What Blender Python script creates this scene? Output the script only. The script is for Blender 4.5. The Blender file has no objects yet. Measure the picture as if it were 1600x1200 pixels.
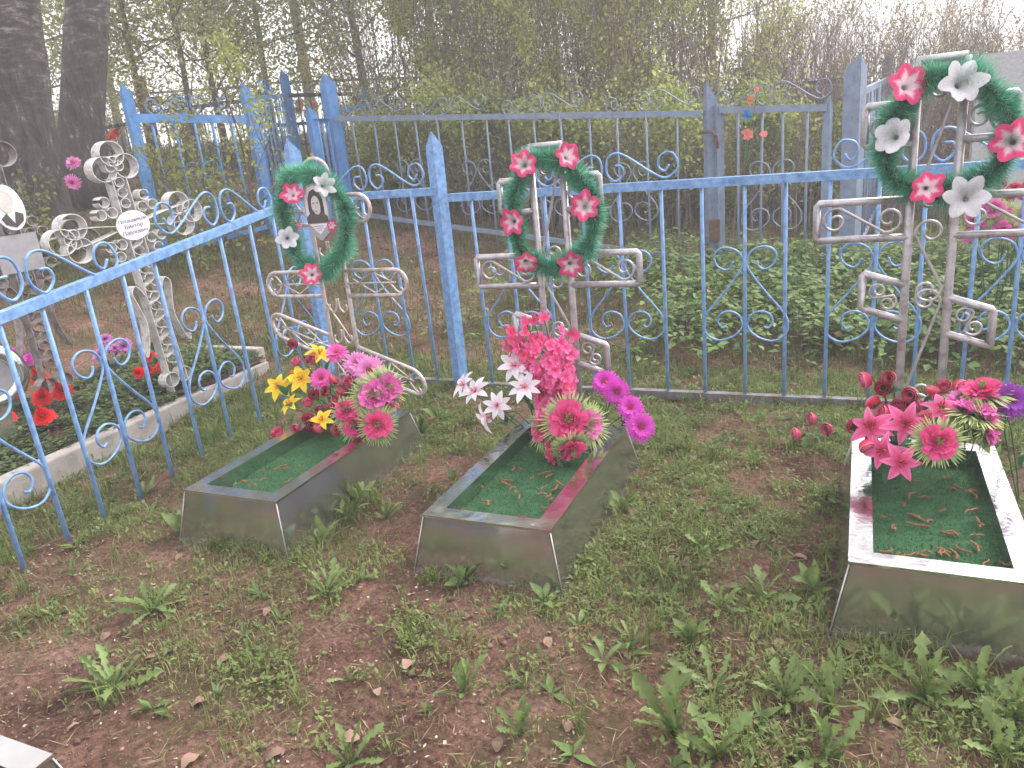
import bpy, math, random
import numpy as np
from mathutils import Vector, Matrix, noise as mnoise
random.seed(11); rng = np.random.default_rng(11)
S = bpy.context.scene
COL = S.collection
PI = math.pi
# ------------------------------------------------------------------ camera
F = 1180.0; HC = 1.6
CR = np.array([[0.9113795825387372, 0.03761428388851787, -0.40984438776085635],
               [0.39958658225092003, -0.31938786905161287, 0.8592566277822352],
               [-0.09857900291921129, -0.9468772648818978, -0.3061137459070245]])
CP = np.array([0, 0, HC])
cd = bpy.data.cameras.new('camera'); cam = bpy.data.objects.new('camera', cd); COL.objects.link(cam)
cd.sensor_width = 36.0; cd.lens = F / 1600 * 36; cd.clip_start = 0.05; cd.clip_end = 2000
mw = Matrix.Identity(4)
for i in range(3):
    mw[i][0] = CR[i][0]; mw[i][1] = -CR[i][1]; mw[i][2] = -CR[i][2]; mw[i][3] = CP[i]
cam.matrix_world = mw
S.camera = cam
S.render.resolution_x = 1024; S.render.resolution_y = 768
# ------------------------------------------------------------------ sky and sun (thin bright overcast, light from behind right)
SUN_EL = math.radians(46); SUN_AZ = math.radians(38)     # azimuth from +Y towards +X
W = bpy.data.worlds.new('World'); S.world = W; W.use_nodes = True
nt = W.node_tree; nt.nodes.clear()
sky = nt.nodes.new('ShaderNodeTexSky'); sky.sky_type = 'NISHITA'; sky.sun_disc = False
sky.sun_elevation = SUN_EL; sky.sun_rotation = SUN_AZ
sky.air_density = 1.2; sky.dust_density = 6.0; sky.ozone_density = 0.6; sky.altitude = 100
hs = nt.nodes.new('ShaderNodeHueSaturation'); hs.inputs['Saturation'].default_value = 0.35
bg = nt.nodes.new('ShaderNodeBackground'); bg.inputs['Strength'].default_value = 0.15
ov = nt.nodes.new('ShaderNodeMixRGB'); ov.blend_type = 'MIX'; ov.inputs[0].default_value = 0.6
ov.inputs[2].default_value = (7.35, 7.15, 7.25, 1)                 # the even white cloud layer
wo = nt.nodes.new('ShaderNodeOutputWorld')
nt.links.new(sky.outputs[0], hs.inputs['Color']); nt.links.new(hs.outputs[0], ov.inputs[1])
nt.links.new(ov.outputs[0], bg.inputs['Color']); nt.links.new(bg.outputs[0], wo.inputs['Surface'])
sl = bpy.data.lights.new('sun', 'SUN'); sl.energy = 1.5; sl.angle = math.radians(14); sl.color = (1, 0.955, 0.89)
so = bpy.data.objects.new('sun', sl); COL.objects.link(so)
sd = Vector((math.sin(SUN_AZ) * math.cos(SUN_EL), math.cos(SUN_AZ) * math.cos(SUN_EL), math.sin(SUN_EL)))
so.rotation_euler = sd.to_track_quat('Z', 'Y').to_euler()
S.view_settings.view_transform = 'Standard'; S.view_settings.look = 'None'
S.view_settings.gamma = 1.0; S.view_settings.use_curve_mapping = False
S.view_settings.exposure = 1.48

# ------------------------------------------------------------------ measuring helpers (photo point -> place)
def ray(u, v): return CR @ np.array([u - 800, v - 600, F])
def G(u, v, z=0.0):
    w = ray(u, v); return CP + (z - HC) / w[2] * w
def PY(u, v, y):
    w = ray(u, v); return CP + y / w[1] * w
def PX(u, v, x):
    w = ray(u, v); return CP + x / w[0] * w
def D(u, v, d):
    w = ray(u, v); return CP + w / math.hypot(w[0], w[1]) * d

# ------------------------------------------------------------------ noise and terrain
def vnoise(x, y, seed=0):
    x = np.asarray(x, float); y = np.asarray(y, float)
    xi = np.floor(x).astype(np.int64); yi = np.floor(y).astype(np.int64)
    fx = x - xi; fy = y - yi; fx = fx * fx * (3 - 2 * fx); fy = fy * fy * (3 - 2 * fy)
    def h(a, b):
        n = (a * 374761393 + b * 668265263 + seed * 69069 * 97) & 0x7fffffff
        n = ((n ^ (n >> 13)) * 1274126177) & 0x7fffffff
        n = n ^ (n >> 16)
        return (n & 0xffff) / 65535.0
    return (h(xi, yi) * (1 - fx) + h(xi + 1, yi) * fx) * (1 - fy) + (h(xi, yi + 1) * (1 - fx) + h(xi + 1, yi + 1) * fx) * fy
def sstep(a, b, x):
    t = np.clip((np.asarray(x, float) - a) / (b - a), 0, 1); return t * t * (3 - 2 * t)
def hgt(x, y, fine=True):
    x = np.asarray(x, float); y = np.asarray(y, float)
    s = -0.8 * x + 0.6 * y
    k = 0.3
    sp = k * np.log1p(np.exp(np.clip((s - 5.5) / k, -40, 40)))
    sp = np.where(sp > 6.5, 6.5 + 0.42 * (sp - 6.5), sp)
    sp = np.where(sp > 14, 14 + 0.15 * (sp - 14), sp)
    z = 0.24 * sp + 0.17 * sstep(4.8, 6.8, y) * sstep(-3.6, -1.5, x)
    z = z + 0.03 * (vnoise(x * 0.9, y * 0.9, 3) - 0.5)
    if fine:
        near = 1 - sstep(6, 9, np.hypot(x, y))
        z = z + near * (0.028 * (vnoise(x * 5, y * 5, 5) - 0.5) + 0.018 * (vnoise(x * 14, y * 14, 6) - 0.5) + 0.011 * (vnoise(x * 33, y * 33, 7) - 0.5))
    return z
def H(x, y): return float(hgt(x, y))
def GT(u, v):                      # photo point -> place on the terrain
    w = ray(u, v); w = w / np.linalg.norm(w); t = 0.5
    for _ in range(4000):
        p = CP + t * w
        if p[2] <= float(hgt(p[0], p[1], False)): break
        t += 0.01
    return p

# ------------------------------------------------------------------ materials
def mk(name):
    m = bpy.data.materials.new(name); m.use_nodes = True
    n = m.node_tree.nodes; b = n['Principled BSDF']; return m, m.node_tree, b
def ramp(t, stops):
    r = t.nodes.new('ShaderNodeValToRGB'); e = r.color_ramp.elements
    while len(e) < len(stops): e.new(0.5)
    for i, (p, c) in enumerate(stops):
        e[i].position = p; e[i].color = tuple(c) + (1,) if len(c) == 3 else c
    return r
def noise_n(t, scale, detail=4, rough=0.6, coord='Object', vec=None):
    tc = t.nodes.new('ShaderNodeTexCoord'); n = t.nodes.new('ShaderNodeTexNoise')
    n.inputs['Scale'].default_value = scale; n.inputs['Detail'].default_value = detail; n.inputs['Roughness'].default_value = rough
    if vec:
        mp = t.nodes.new('ShaderNodeMapping'); mp.inputs['Scale'].default_value = vec
        t.links.new(tc.outputs[coord], mp.inputs[0]); t.links.new(mp.outputs[0], n.inputs[0])
    else: t.links.new(tc.outputs[coord], n.inputs[0])
    return n
def bump(t, b, src, strength, dist=0.01):
    bp = t.nodes.new('ShaderNodeBump'); bp.inputs['Strength'].default_value = strength; bp.inputs['Distance'].default_value = dist
    t.links.new(src, bp.inputs['Height']); t.links.new(bp.outputs[0], b.inputs['Normal'])
def paint(name, stops, scale=18, rough=0.5, metal=0.0, bstr=0.25, vec=None, detail=6):
    m, t, b = mk(name); n = noise_n(t, scale, detail, 0.65, 'Object', vec); r = ramp(t, stops)
    t.links.new(n.outputs[0], r.inputs[0]); t.links.new(r.outputs[0], b.inputs['Base Color'])
    b.inputs['Roughness'].default_value = rough; b.inputs['Metallic'].default_value = metal
    n2 = noise_n(t, scale * 5, 3); bump(t, b, n2.outputs[0], bstr, 0.004)
    return m
def leafy(name, rough=0.55, trans=0.35, var=0.25, scale=9):
    m, t, b = mk(name)
    at = t.nodes.new('ShaderNodeAttribute'); at.attribute_name = 'Col'
    oi = t.nodes.new('ShaderNodeObjectInfo'); hv = t.nodes.new('ShaderNodeHueSaturation')
    mr = t.nodes.new('ShaderNodeMapRange'); mr.inputs[3].default_value = 1 - var; mr.inputs[4].default_value = 1 + var
    t.links.new(oi.outputs['Random'], mr.inputs[0]); t.links.new(mr.outputs[0], hv.inputs['Value'])
    t.links.new(at.outputs['Color'], hv.inputs['Color'])
    n = noise_n(t, scale, 3); mx = t.nodes.new('ShaderNodeMixRGB'); mx.blend_type = 'MULTIPLY'; mx.inputs[0].default_value = 1
    r = ramp(t, [(0.3, (0.78, 0.78, 0.78)), (0.7, (1.12, 1.12, 1.08))])
    t.links.new(n.outputs[0], r.inputs[0]); t.links.new(hv.outputs[0], mx.inputs[1]); t.links.new(r.outputs[0], mx.inputs[2])
    t.links.new(mx.outputs[0], b.inputs['Base Color']); b.inputs['Roughness'].default_value = rough
    b.inputs['Specular IOR Level'].default_value = 0.3
    if trans > 0:
        tr = t.nodes.new('ShaderNodeBsdfTranslucent'); ms = t.nodes.new('ShaderNodeMixShader'); ms.inputs[0].default_value = trans
        t.links.new(mx.outputs[0], tr.inputs['Color']); t.links.new(b.outputs[0], ms.inputs[1]); t.links.new(tr.outputs[0], ms.inputs[2])
        t.links.new(ms.outputs[0], t.nodes['Material Output'].inputs['Surface'])
    return m
M = {}
M['blue'] = paint('light_blue_paint', [(0.30, (0.085, 0.055, 0.045)), (0.34, (0.10, 0.18, 0.36)), (0.52, (0.15, 0.295, 0.55)), (0.72, (0.25, 0.40, 0.63))], 24, 0.42)
M['blue_old'] = paint('weathered_blue_paint', [(0.28, (0.11, 0.085, 0.08)), (0.42, (0.145, 0.185, 0.275)), (0.6, (0.18, 0.235, 0.34)), (0.8, (0.25, 0.30, 0.38))], 11, 0.55)
M['blue_mid'] = paint('strong_blue_paint', [(0.25, (0.04, 0.08, 0.16)), (0.42, (0.06, 0.19, 0.46)), (0.65, (0.09, 0.25, 0.55)), (0.85, (0.18, 0.33, 0.58))], 9, 0.5)
M['blue_dark'] = paint('dark_blue_iron', [(0.3, (0.025, 0.03, 0.05)), (0.6, (0.04, 0.06, 0.12)), (0.85, (0.08, 0.10, 0.15))], 8, 0.55)
M['silver'] = paint('aluminium_paint_on_pipe', [(0.24, (0.15, 0.10, 0.085)), (0.36, (0.29, 0.255, 0.26)), (0.5, (0.40, 0.375, 0.40)), (0.75, (0.52, 0.495, 0.525))], 26, 0.4, 0.45)
M['silver_old'] = paint('worn_aluminium_paint', [(0.28, (0.20, 0.12, 0.09)), (0.42, (0.38, 0.31, 0.29)), (0.6, (0.52, 0.47, 0.46)), (0.8, (0.64, 0.60, 0.59))], 30, 0.5, 0.25)
M['white_strip'] = paint('chipped_white_paint', [(0.24, (0.13, 0.09, 0.07)), (0.36, (0.30, 0.28, 0.27)), (0.5, (0.48, 0.465, 0.455)), (0.8, (0.64, 0.63, 0.625))], 26, 0.6)
M['grey_strip'] = paint('rusty_grey_paint', [(0.28, (0.08, 0.06, 0.055)), (0.5, (0.22, 0.19, 0.185)), (0.8, (0.42, 0.40, 0.40))], 20, 0.65)
M['concrete'] = paint('rough_concrete', [(0.25, (0.16, 0.145, 0.13)), (0.5, (0.30, 0.27, 0.255)), (0.8, (0.40, 0.37, 0.355))], 7, 0.9, 0, 0.6)
M['stone'] = paint('grey_granite', [(0.3, (0.28, 0.28, 0.30)), (0.7, (0.45, 0.45, 0.48))], 40, 0.5, 0, 0.1)
M['rust'] = paint('rusty_metal', [(0.3, (0.06, 0.03, 0.02)), (0.7, (0.16, 0.08, 0.05))], 30, 0.85)
M['blue_dirty'] = paint('soil_stained_paint', [(0.3, (0.085, 0.06, 0.05)), (0.5, (0.13, 0.115, 0.12)), (0.75, (0.16, 0.19, 0.26))], 14, 0.8)
M['wood'] = paint('brown_wood', [(0.3, (0.13, 0.065, 0.035)), (0.7, (0.26, 0.14, 0.08))], 6, 0.8, 0, 0.4, (8, 8, 1))
M['plaque_grey'] = paint('grey_metal_plate', [(0.3, (0.30, 0.29, 0.32)), (0.7, (0.42, 0.41, 0.44))], 14, 0.4, 0.3, 0.05)
M['plaque_white'] = paint('white_enamel', [(0.25, (0.55, 0.52, 0.56)), (0.5, (0.72, 0.71, 0.76)), (0.8, (0.8, 0.79, 0.83))], 35, 0.3, 0, 0.05)
for nm, c in dict(ink=(0.03, 0.025, 0.028), hair=(0.035, 0.028, 0.027), face=(0.52, 0.49, 0.47), photo=(0.60, 0.58, 0.56), coat=(0.06, 0.055, 0.05), ink_pale=(0.22, 0.21, 0.26), photo_grey=(0.45, 0.43, 0.42)).items():
    M[nm] = paint('print_' + nm, [(0.3, tuple(x * 0.85 for x in c)), (0.7, tuple(min(1, x * 1.1) for x in c))], 60, 0.4, 0, 0.02)
def mk_steel():
    m, t, b = mk('polished_stainless_steel')
    n = noise_n(t, 5, 6, 0.7); r = ramp(t, [(0.3, (0.58, 0.575, 0.57)), (0.7, (0.74, 0.735, 0.74))])
    t.links.new(n.outputs[0], r.inputs[0]); t.links.new(r.outputs[0], b.inputs['Base Color'])
    b.inputs['Metallic'].default_value = 1.0
    n3 = noise_n(t, 9, 6, 0.7); mr = t.nodes.new('ShaderNodeMapRange'); mr.inputs[1].default_value = 0.3; mr.inputs[2].default_value = 0.75
    mr.inputs[3].default_value = 0.08; mr.inputs[4].default_value = 0.26
    t.links.new(n3.outputs[0], mr.inputs[0]); t.links.new(mr.outputs[0], b.inputs['Roughness'])
    n2 = noise_n(t, 9, 3); bump(t, b, n2.outputs[0], 0.22, 0.02)
    return m
M['steel'] = mk_steel()
def mk_panel():
    m, t, b = mk('dull_steel_sheet')
    n = noise_n(t, 3, 4, 0.6, 'Object', (1, 1, 0.3)); r = ramp(t, [(0.25, (0.38, 0.36, 0.34)), (0.5, (0.46, 0.445, 0.43)), (0.75, (0.52, 0.51, 0.50))])
    t.links.new(n.outputs[0], r.inputs[0])
    # dried mud splashes low on the sheet
    tc = t.nodes.new('ShaderNodeTexCoord'); sx = t.nodes.new('ShaderNodeSeparateXYZ'); t.links.new(tc.outputs['Object'], sx.inputs[0])
    ns = noise_n(t, 13, 7, 0.8); ad = t.nodes.new('ShaderNodeMath'); ad.operation = 'MULTIPLY_ADD'; ad.inputs[1].default_value = -0.16; t.links.new(ns.outputs[0], ad.inputs[0]); t.links.new(sx.outputs['Z'], ad.inputs[2])
    mm = t.nodes.new('ShaderNodeMapRange'); mm.inputs[1].default_value = -0.055; mm.inputs[2].default_value = -0.085; t.links.new(ad.outputs[0], mm.inputs[0])
    mu = t.nodes.new('ShaderNodeMixRGB'); mu.inputs[2].default_value = (0.105, 0.070, 0.055, 1); t.links.new(mm.outputs[0], mu.inputs[0]); t.links.new(r.outputs[0], mu.inputs[1]); t.links.new(mu.outputs[0], b.inputs['Base Color'])
    me_ = t.nodes.new('ShaderNodeMapRange'); me_.inputs[3].default_value = 0.93; me_.inputs[4].default_value = 0.1; t.links.new(mm.outputs[0], me_.inputs[0]); t.links.new(me_.outputs[0], b.inputs['Metallic'])
    n3 = noise_n(t, 4, 3, 0.6); mr = t.nodes.new('ShaderNodeMapRange'); mr.inputs[1].default_value = 0.3; mr.inputs[2].default_value = 0.75
    mr.inputs[3].default_value = 0.07; mr.inputs[4].default_value = 0.17
    t.links.new(n3.outputs[0], mr.inputs[0]); t.links.new(mr.outputs[0], b.inputs['Roughness'])
    n2 = noise_n(t, 2.5, 2); bump(t, b, n2.outputs[0], 0.15, 0.03)
    return m
M['panel'] = mk_panel()
def mk_carpet():
    m, t, b = mk('green_artificial_turf')
    n = noise_n(t, 7, 5, 0.6); r = ramp(t, [(0.25, (0.032, 0.080, 0.035)), (0.5, (0.048, 0.125, 0.058)), (0.75, (0.068, 0.165, 0.085))])
    n4 = noise_n(t, 150, 4, 0.8); mx = t.nodes.new('ShaderNodeMixRGB'); mx.blend_type = 'OVERLAY'; mx.inputs[0].default_value = 0.7
    t.links.new(n.outputs[0], r.inputs[0]); t.links.new(r.outputs[0], mx.inputs[1]); t.links.new(n4.outputs[0], mx.inputs[2])
    t.links.new(mx.outputs[0], b.inputs['Base Color']); b.inputs['Roughness'].default_value = 0.95; b.inputs['Specular IOR Level'].default_value = 0.08
    bump(t, b, n4.outputs[0], 1.0, 0.012)
    return m
M['carpet'] = mk_carpet()
def mk_soil():
    m, t, b = mk('bare_reddish_soil')
    n = noise_n(t, 1.6, 8, 0.68); r = ramp(t, [(0.34, (0.070, 0.036, 0.027)), (0.44, (0.155, 0.082, 0.062)), (0.54, (0.25, 0.138, 0.107)), (0.68, (0.33, 0.20, 0.162))])
    t.links.new(n.outputs[0], r.inputs[0])
    n2 = noise_n(t, 45, 5, 0.75); r2 = ramp(t, [(0.32, (0.34, 0.31, 0.30)), (0.5, (0.9, 0.9, 0.9)), (0.70, (1.7, 1.62, 1.58))])
    t.links.new(n2.outputs[0], r2.inputs[0])
    mx = t.nodes.new('ShaderNodeMixRGB'); mx.blend_type = 'MULTIPLY'; mx.inputs[0].default_value = 1
    t.links.new(r.outputs[0], mx.inputs[1]); t.links.new(r2.outputs[0], mx.inputs[2])
    n3 = noise_n(t, 2.3, 6, 0.75); r3 = ramp(t, [(0.48, (0, 0, 0)), (0.62, (0.8, 0.8, 0.8))]); t.links.new(n3.outputs[0], r3.inputs[0])
    mo = t.nodes.new('ShaderNodeMixRGB'); mo.inputs[2].default_value = (0.10, 0.095, 0.04, 1)
    t.links.new(r3.outputs[0], mo.inputs[0]); t.links.new(mx.outputs[0], mo.inputs[1])
    t.links.new(mo.outputs[0], b.inputs['Base Color']); b.inputs['Roughness'].default_value = 0.95
    b.inputs['Specular IOR Level'].default_value = 0.15
    n5 = noise_n(t, 70, 6, 0.8); bump(t, b, n5.outputs[0], 1.0, 0.03)
    return m
M['soil'] = mk_soil()
def mk_birch():
    m, t, b = mk('birch_bark')
    n = noise_n(t, 1.7, 8, 0.75, 'Object', (3.0, 3.0, 10.0)); r = ramp(t, [(0.40, (0.022, 0.016, 0.015)), (0.48, (0.06, 0.045, 0.042)), (0.54, (0.12, 0.094, 0.088)), (0.62, (0.36, 0.33, 0.31))])
    n2 = noise_n(t, 5, 7, 0.75, 'Object', (2.6, 2.6, 0.8)); r2 = ramp(t, [(0.36, (0.012, 0.009, 0.009)), (0.5, (0.05, 0.037, 0.036)), (0.60, (0.085, 0.066, 0.063)), (0.66, (0.34, 0.31, 0.295))])
    t.links.new(n.outputs[0], r.inputs[0]); t.links.new(n2.outputs[0], r2.inputs[0])
    tc = t.nodes.new('ShaderNodeTexCoord'); sx = t.nodes.new('ShaderNodeSeparateXYZ'); t.links.new(tc.outputs['Object'], sx.inputs[0])
    n6 = noise_n(t, 2.5, 4); ad = t.nodes.new('ShaderNodeMath'); ad.operation = 'MULTIPLY_ADD'; ad.inputs[1].default_value = 2.2
    t.links.new(n6.outputs[0], ad.inputs[0]); t.links.new(sx.outputs['Z'], ad.inputs[2])
    mr = t.nodes.new('ShaderNodeMapRange'); mr.inputs[1].default_value = 2.2; mr.inputs[2].default_value = 4.0
    t.links.new(ad.outputs[0], mr.inputs[0])
    mx = t.nodes.new('ShaderNodeMixRGB'); t.links.new(mr.outputs[0], mx.inputs[0]); t.links.new(r2.outputs[0], mx.inputs[1]); t.links.new(r.outputs[0], mx.inputs[2])
    t.links.new(mx.outputs[0], b.inputs['Base Color']); b.inputs['Roughness'].default_value = 0.9
    bump(t, b, n2.outputs[0], 1.0, 0.05)
    return m
M['birch'] = mk_birch()
M['bark'] = paint('brown_bark', [(0.3, (0.06, 0.042, 0.036)), (0.6, (0.125, 0.095, 0.082)), (0.85, (0.20, 0.16, 0.14))], 10, 0.9, 0, 0.8, (1, 1, 0.25))
M['bark_pale'] = paint('pale_twig_bark', [(0.3, (0.12, 0.088, 0.082)), (0.6, (0.22, 0.175, 0.162)), (0.85, (0.32, 0.265, 0.245))], 6, 0.9, 0, 0.3)
M['bark_orange'] = paint('pine_bark', [(0.3, (0.14, 0.065, 0.045)), (0.7, (0.30, 0.15, 0.10))], 8, 0.9, 0, 0.8)
M['leaf'] = leafy('green_leaf', 0.5, 0.3, 0.2, 6)
M['grass'] = leafy('grass_blade', 0.55, 0.35, 0.0, 3)
M['crown'] = leafy('spring_foliage', 0.6, 0.45, 0.15, 0.7)
M['petal'] = leafy('cloth_petal', 0.75, 0.3, 0.14, 22)
M['tinsel'] = leafy('tinsel_needle', 0.4, 0.25, 0.0, 14)
M['stem'] = paint('plastic_green_stem', [(0.3, (0.015, 0.06, 0.02)), (0.7, (0.03, 0.11, 0.04))], 20, 0.5)
M['catkin'] = paint('brown_catkin', [(0.3, (0.085, 0.038, 0.018)), (0.7, (0.24, 0.11, 0.048))], 120, 0.9)
M['litter'] = leafy('dry_litter', 0.9, 0.0, 0.2, 20)

# ------------------------------------------------------------------ mesh helpers
class MB:
    def __init__(s): s.V = []; s.Fa = []; s.C = []; s.col = (1, 1, 1)
    def v(s, p, c=None):
        s.V.append((float(p[0]), float(p[1]), float(p[2]))); s.C.append(c or s.col); return len(s.V) - 1
    def f(s, *i): s.Fa.append(tuple(i))
    def tube(s, pts, r, n=6, caps=True, closed=False):
        P = [Vector(p) for p in pts]; m = len(P)
        rr = r if hasattr(r, '__len__') else [r] * m
        T = []
        for i in range(m):
            a = P[(i - 1) % m] if (closed or i > 0) else P[i]; b = P[(i + 1) % m] if (closed or i < m - 1) else P[i]
            t = b - a; T.append(t.normalized() if t.length > 1e-9 else Vector((0, 0, 1)))
        u = T[0].orthogonal().normalized(); rings = []
        for i in range(m):
            u = (u - T[i] * u.dot(T[i])); u = u.normalized() if u.length > 1e-6 else T[i].orthogonal().normalized()
            w = T[i].cross(u); ring = []
            for k in range(n):
                a = 2 * PI * k / n; ring.append(s.v(P[i] + (u * math.cos(a) + w * math.sin(a)) * rr[i]))
            rings.append(ring)
        for i in range(m if closed else m - 1):
            A = rings[i]; B = rings[(i + 1) % m]
            for k in range(n): s.f(A[k], A[(k + 1) % n], B[(k + 1) % n], B[k])
        if caps and not closed and n > 2:
            s.f(*reversed(rings[0])); s.f(*rings[-1])
        return s
    def box(s, a, b):
        x0, y0, z0 = a; x1, y1, z1 = b
        i = [s.v(p) for p in ((x0, y0, z0), (x1, y0, z0), (x1, y1, z0), (x0, y1, z0), (x0, y0, z1), (x1, y0, z1), (x1, y1, z1), (x0, y1, z1))]
        for q in ((0, 3, 2, 1), (4, 5, 6, 7), (0, 1, 5, 4), (1, 2, 6, 5), (2, 3, 7, 6), (3, 0, 4, 7)): s.f(*[i[k] for k in q])
        return s
    def hexa(s, lo, hi):           # eight corners: lower ring, upper ring
        i = [s.v(p) for p in list(lo) + list(hi)]
        for q in ((0, 3, 2, 1), (4, 5, 6, 7), (0, 1, 5, 4), (1, 2, 6, 5), (2, 3, 7, 6), (3, 0, 4, 7)): s.f(*[i[k] for k in q])
        return s
    def plate(s, outline, y0, y1):  # outline in (x,z), extruded along y
        a = [s.v((p[0], y0, p[1])) for p in outline]; b = [s.v((p[0], y1, p[1])) for p in outline]; n = len(a)
        s.f(*a); s.f(*reversed(b))
        for k in range(n): s.f(a[k], b[k], b[(k + 1) % n], a[(k + 1) % n])
        return s
    def strip(s, pts, w, t):        # flat iron strip following (x,z) points, width w along y
        n = len(pts); L = []
        for i in range(n):
            a = pts[max(0, i - 1)]; b = pts[min(n - 1, i + 1)]
            dx, dz = b[0] - a[0], b[1] - a[1]; l = math.hypot(dx, dz) or 1; nx, nz = -dz / l * t / 2, dx / l * t / 2
            x, z = pts[i]
            L.append([s.v((x + nx, -w / 2, z + nz)), s.v((x + nx, w / 2, z + nz)), s.v((x - nx, w / 2, z - nz)), s.v((x - nx, -w / 2, z - nz))])
        for i in range(n - 1):
            for k in range(4): s.f(L[i][k], L[i][(k + 1) % 4], L[i + 1][(k + 1) % 4], L[i + 1][k])
        s.f(*reversed(L[0])); s.f(*L[-1])
        return s
    def mesh(s, name, mat, smooth=False):
        me = bpy.data.meshes.new(name); me.from_pydata(s.V, [], s.Fa)
        if any(c != (1, 1, 1) for c in s.C[:2000]) or s.col != (1, 1, 1):
            at = me.color_attributes.new('Col', 'FLOAT_COLOR', 'POINT')
            at.data.foreach_set('color', np.c_[np.array(s.C, float), np.ones(len(s.C))].ravel())
        me.materials.append(M[mat] if isinstance(mat, str) else mat)
        if smooth: me.polygons.foreach_set('use_smooth', [True] * len(me.polygons))
        me.update(); return me
    def build(s, name, mat, parent=None, smooth=False):
        return inst(name, s.mesh(name, mat, smooth), parent)
def inst(name, me, parent=None, loc=None, rot=None, scale=None, mtx=None):
    o = bpy.data.objects.new(name, me); COL.objects.link(o)
    if parent is not None: o.parent = parent
    if mtx is not None: o.matrix_local = mtx
    if loc is not None: o.location = loc
    if rot is not None: o.rotation_euler = rot
    if scale is not None: o.scale = scale if hasattr(scale, '__len__') else (scale,) * 3
    return o
def thing(name, loc, label, cat, group=None, rz=0):
    o = bpy.data.objects.new(name, None); COL.objects.link(o); o.empty_display_size = 0.1
    o.location = [float(q) for q in loc]; o.rotation_euler = (0, 0, rz); return tag(o, label, cat, group)
def tag(o, label=None, cat=None, group=None, kind=None):
    if label: o['label'] = label
    if cat: o['category'] = cat
    if group: o['group'] = group
    if kind: o['kind'] = kind
    return o
def np_mesh(name, V, Fc, C, mat):
    V = np.asarray(V, np.float32); Fc = np.asarray(Fc, np.int32); me = bpy.data.meshes.new(name)
    me.vertices.add(len(V)); me.vertices.foreach_set('co', V.ravel())
    k = Fc.shape[1]; me.loops.add(Fc.size); me.loops.foreach_set('vertex_index', Fc.ravel())
    me.polygons.add(len(Fc)); me.polygons.foreach_set('loop_start', np.arange(0, Fc.size, k, dtype=np.int32))
    if C is not None:
        at = me.color_attributes.new('Col', 'FLOAT_COLOR', 'POINT')
        at.data.foreach_set('color', np.c_[np.asarray(C, np.float32), np.ones(len(V), np.float32)].astype(np.float32).ravel())
    me.materials.append(M[mat]); me.update(calc_edges=True); me.validate(); return me
def cat3(parts):
    V = []; Fc = []; C = []; o = 0
    for v, f, c in parts: V.append(v); Fc.append(f + o); C.append(c); o += len(v)
    return np.concatenate(V), np.concatenate(Fc), np.concatenate(C)
def unit(a): return a / np.maximum(np.linalg.norm(a, axis=-1, keepdims=True), 1e-9)
def blades(P, hgts, wid, lean, az, col, tipc=1.25):
    n = len(P); dx = np.c_[np.cos(az), np.sin(az), np.zeros(n)]; sx = np.c_[-np.sin(az), np.cos(az), np.zeros(n)]
    up = np.array([0, 0, 1.0])
    h = hgts[:, None]; w = wid[:, None]; l = lean[:, None]
    b1 = P - sx * w / 2; b2 = P + sx * w / 2
    mid = P + up * h * 0.6 + dx * l * h * 0.3
    m1 = mid - sx * w * 0.42; m2 = mid + sx * w * 0.42
    tp = P + up * h * (1 - 0.45 * np.minimum(l, 1.4)) + dx * l * h
    V = np.stack([b1, b2, m1, m2, tp], 1).reshape(-1, 3); i = np.arange(n)[:, None] * 5
    Fc = np.concatenate([i + [0, 1, 3], i + [0, 3, 2], i + [2, 3, 4]], 1).reshape(-1, 3)
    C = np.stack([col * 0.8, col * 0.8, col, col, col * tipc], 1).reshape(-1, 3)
    return V, Fc, C
def cards(P, T, N, L, Wd, col, fold=0.15):
    n = len(P); T = unit(T); B = unit(np.cross(N, T)); N = np.cross(T, B); L = L[:, None]; Wd = Wd[:, None]
    c = P + T * L * 0.45 - N * L * fold * 0.4
    l = P + T * L * 0.42 + B * Wd / 2; r = P + T * L * 0.42 - B * Wd / 2; t = P + T * L - N * L * fold
    V = np.stack([P, l, r, c, t], 1).reshape(-1, 3); i = np.arange(n)[:, None] * 5
    Fc = np.concatenate([i + [0, 2, 3], i + [0, 3, 1], i + [3, 2, 4], i + [1, 3, 4]], 1).reshape(-1, 3)
    C = np.stack([col * 0.85, col, col, col * 0.92, col * 1.08], 1).reshape(-1, 3)
    return V, Fc, C
def cards2(P, T, N, L, Wd, col):
    n = len(P); T = unit(T); B = unit(np.cross(N, T)); L = L[:, None]; Wd = Wd[:, None]
    V = np.stack([P, P + T * L * 0.45 + B * Wd / 2, P + T * L, P + T * L * 0.45 - B * Wd / 2], 1).reshape(-1, 3)
    i = np.arange(n)[:, None] * 4; Fc = np.concatenate([i + [0, 3, 2], i + [0, 2, 1]], 1).reshape(-1, 3)
    return V, Fc, np.repeat(col, 4, 0)
def rdir(n): return unit(rng.normal(size=(n, 3)))
def cr(pts, k=5):                    # smooth curve through the given points
    P = [Vector((p[0], p[1])) for p in pts]; out = []
    for i in range(len(P) - 1):
        a = P[max(0, i - 1)]; b = P[i]; c = P[i + 1]; d = P[min(len(P) - 1, i + 2)]
        for j in range(k):
            t = j / k
            q = 0.5 * ((2 * b) + (c - a) * t + (2 * a - 5 * b + 4 * c - d) * t * t + (3 * b - a - 3 * c + d) * t ** 3)
            out.append((q.x, q.y))
    out.append((P[-1].x, P[-1].y)); return out
def xz(pts, y=0.0): return [(p[0], y, p[1]) for p in pts]
def facing(n, roll=0.0):
    n = Vector(n).normalized(); q = n.to_track_quat('Z', 'Y').to_matrix(); return (q @ Matrix.Rotation(roll, 3, 'Z')).to_4x4()
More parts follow.
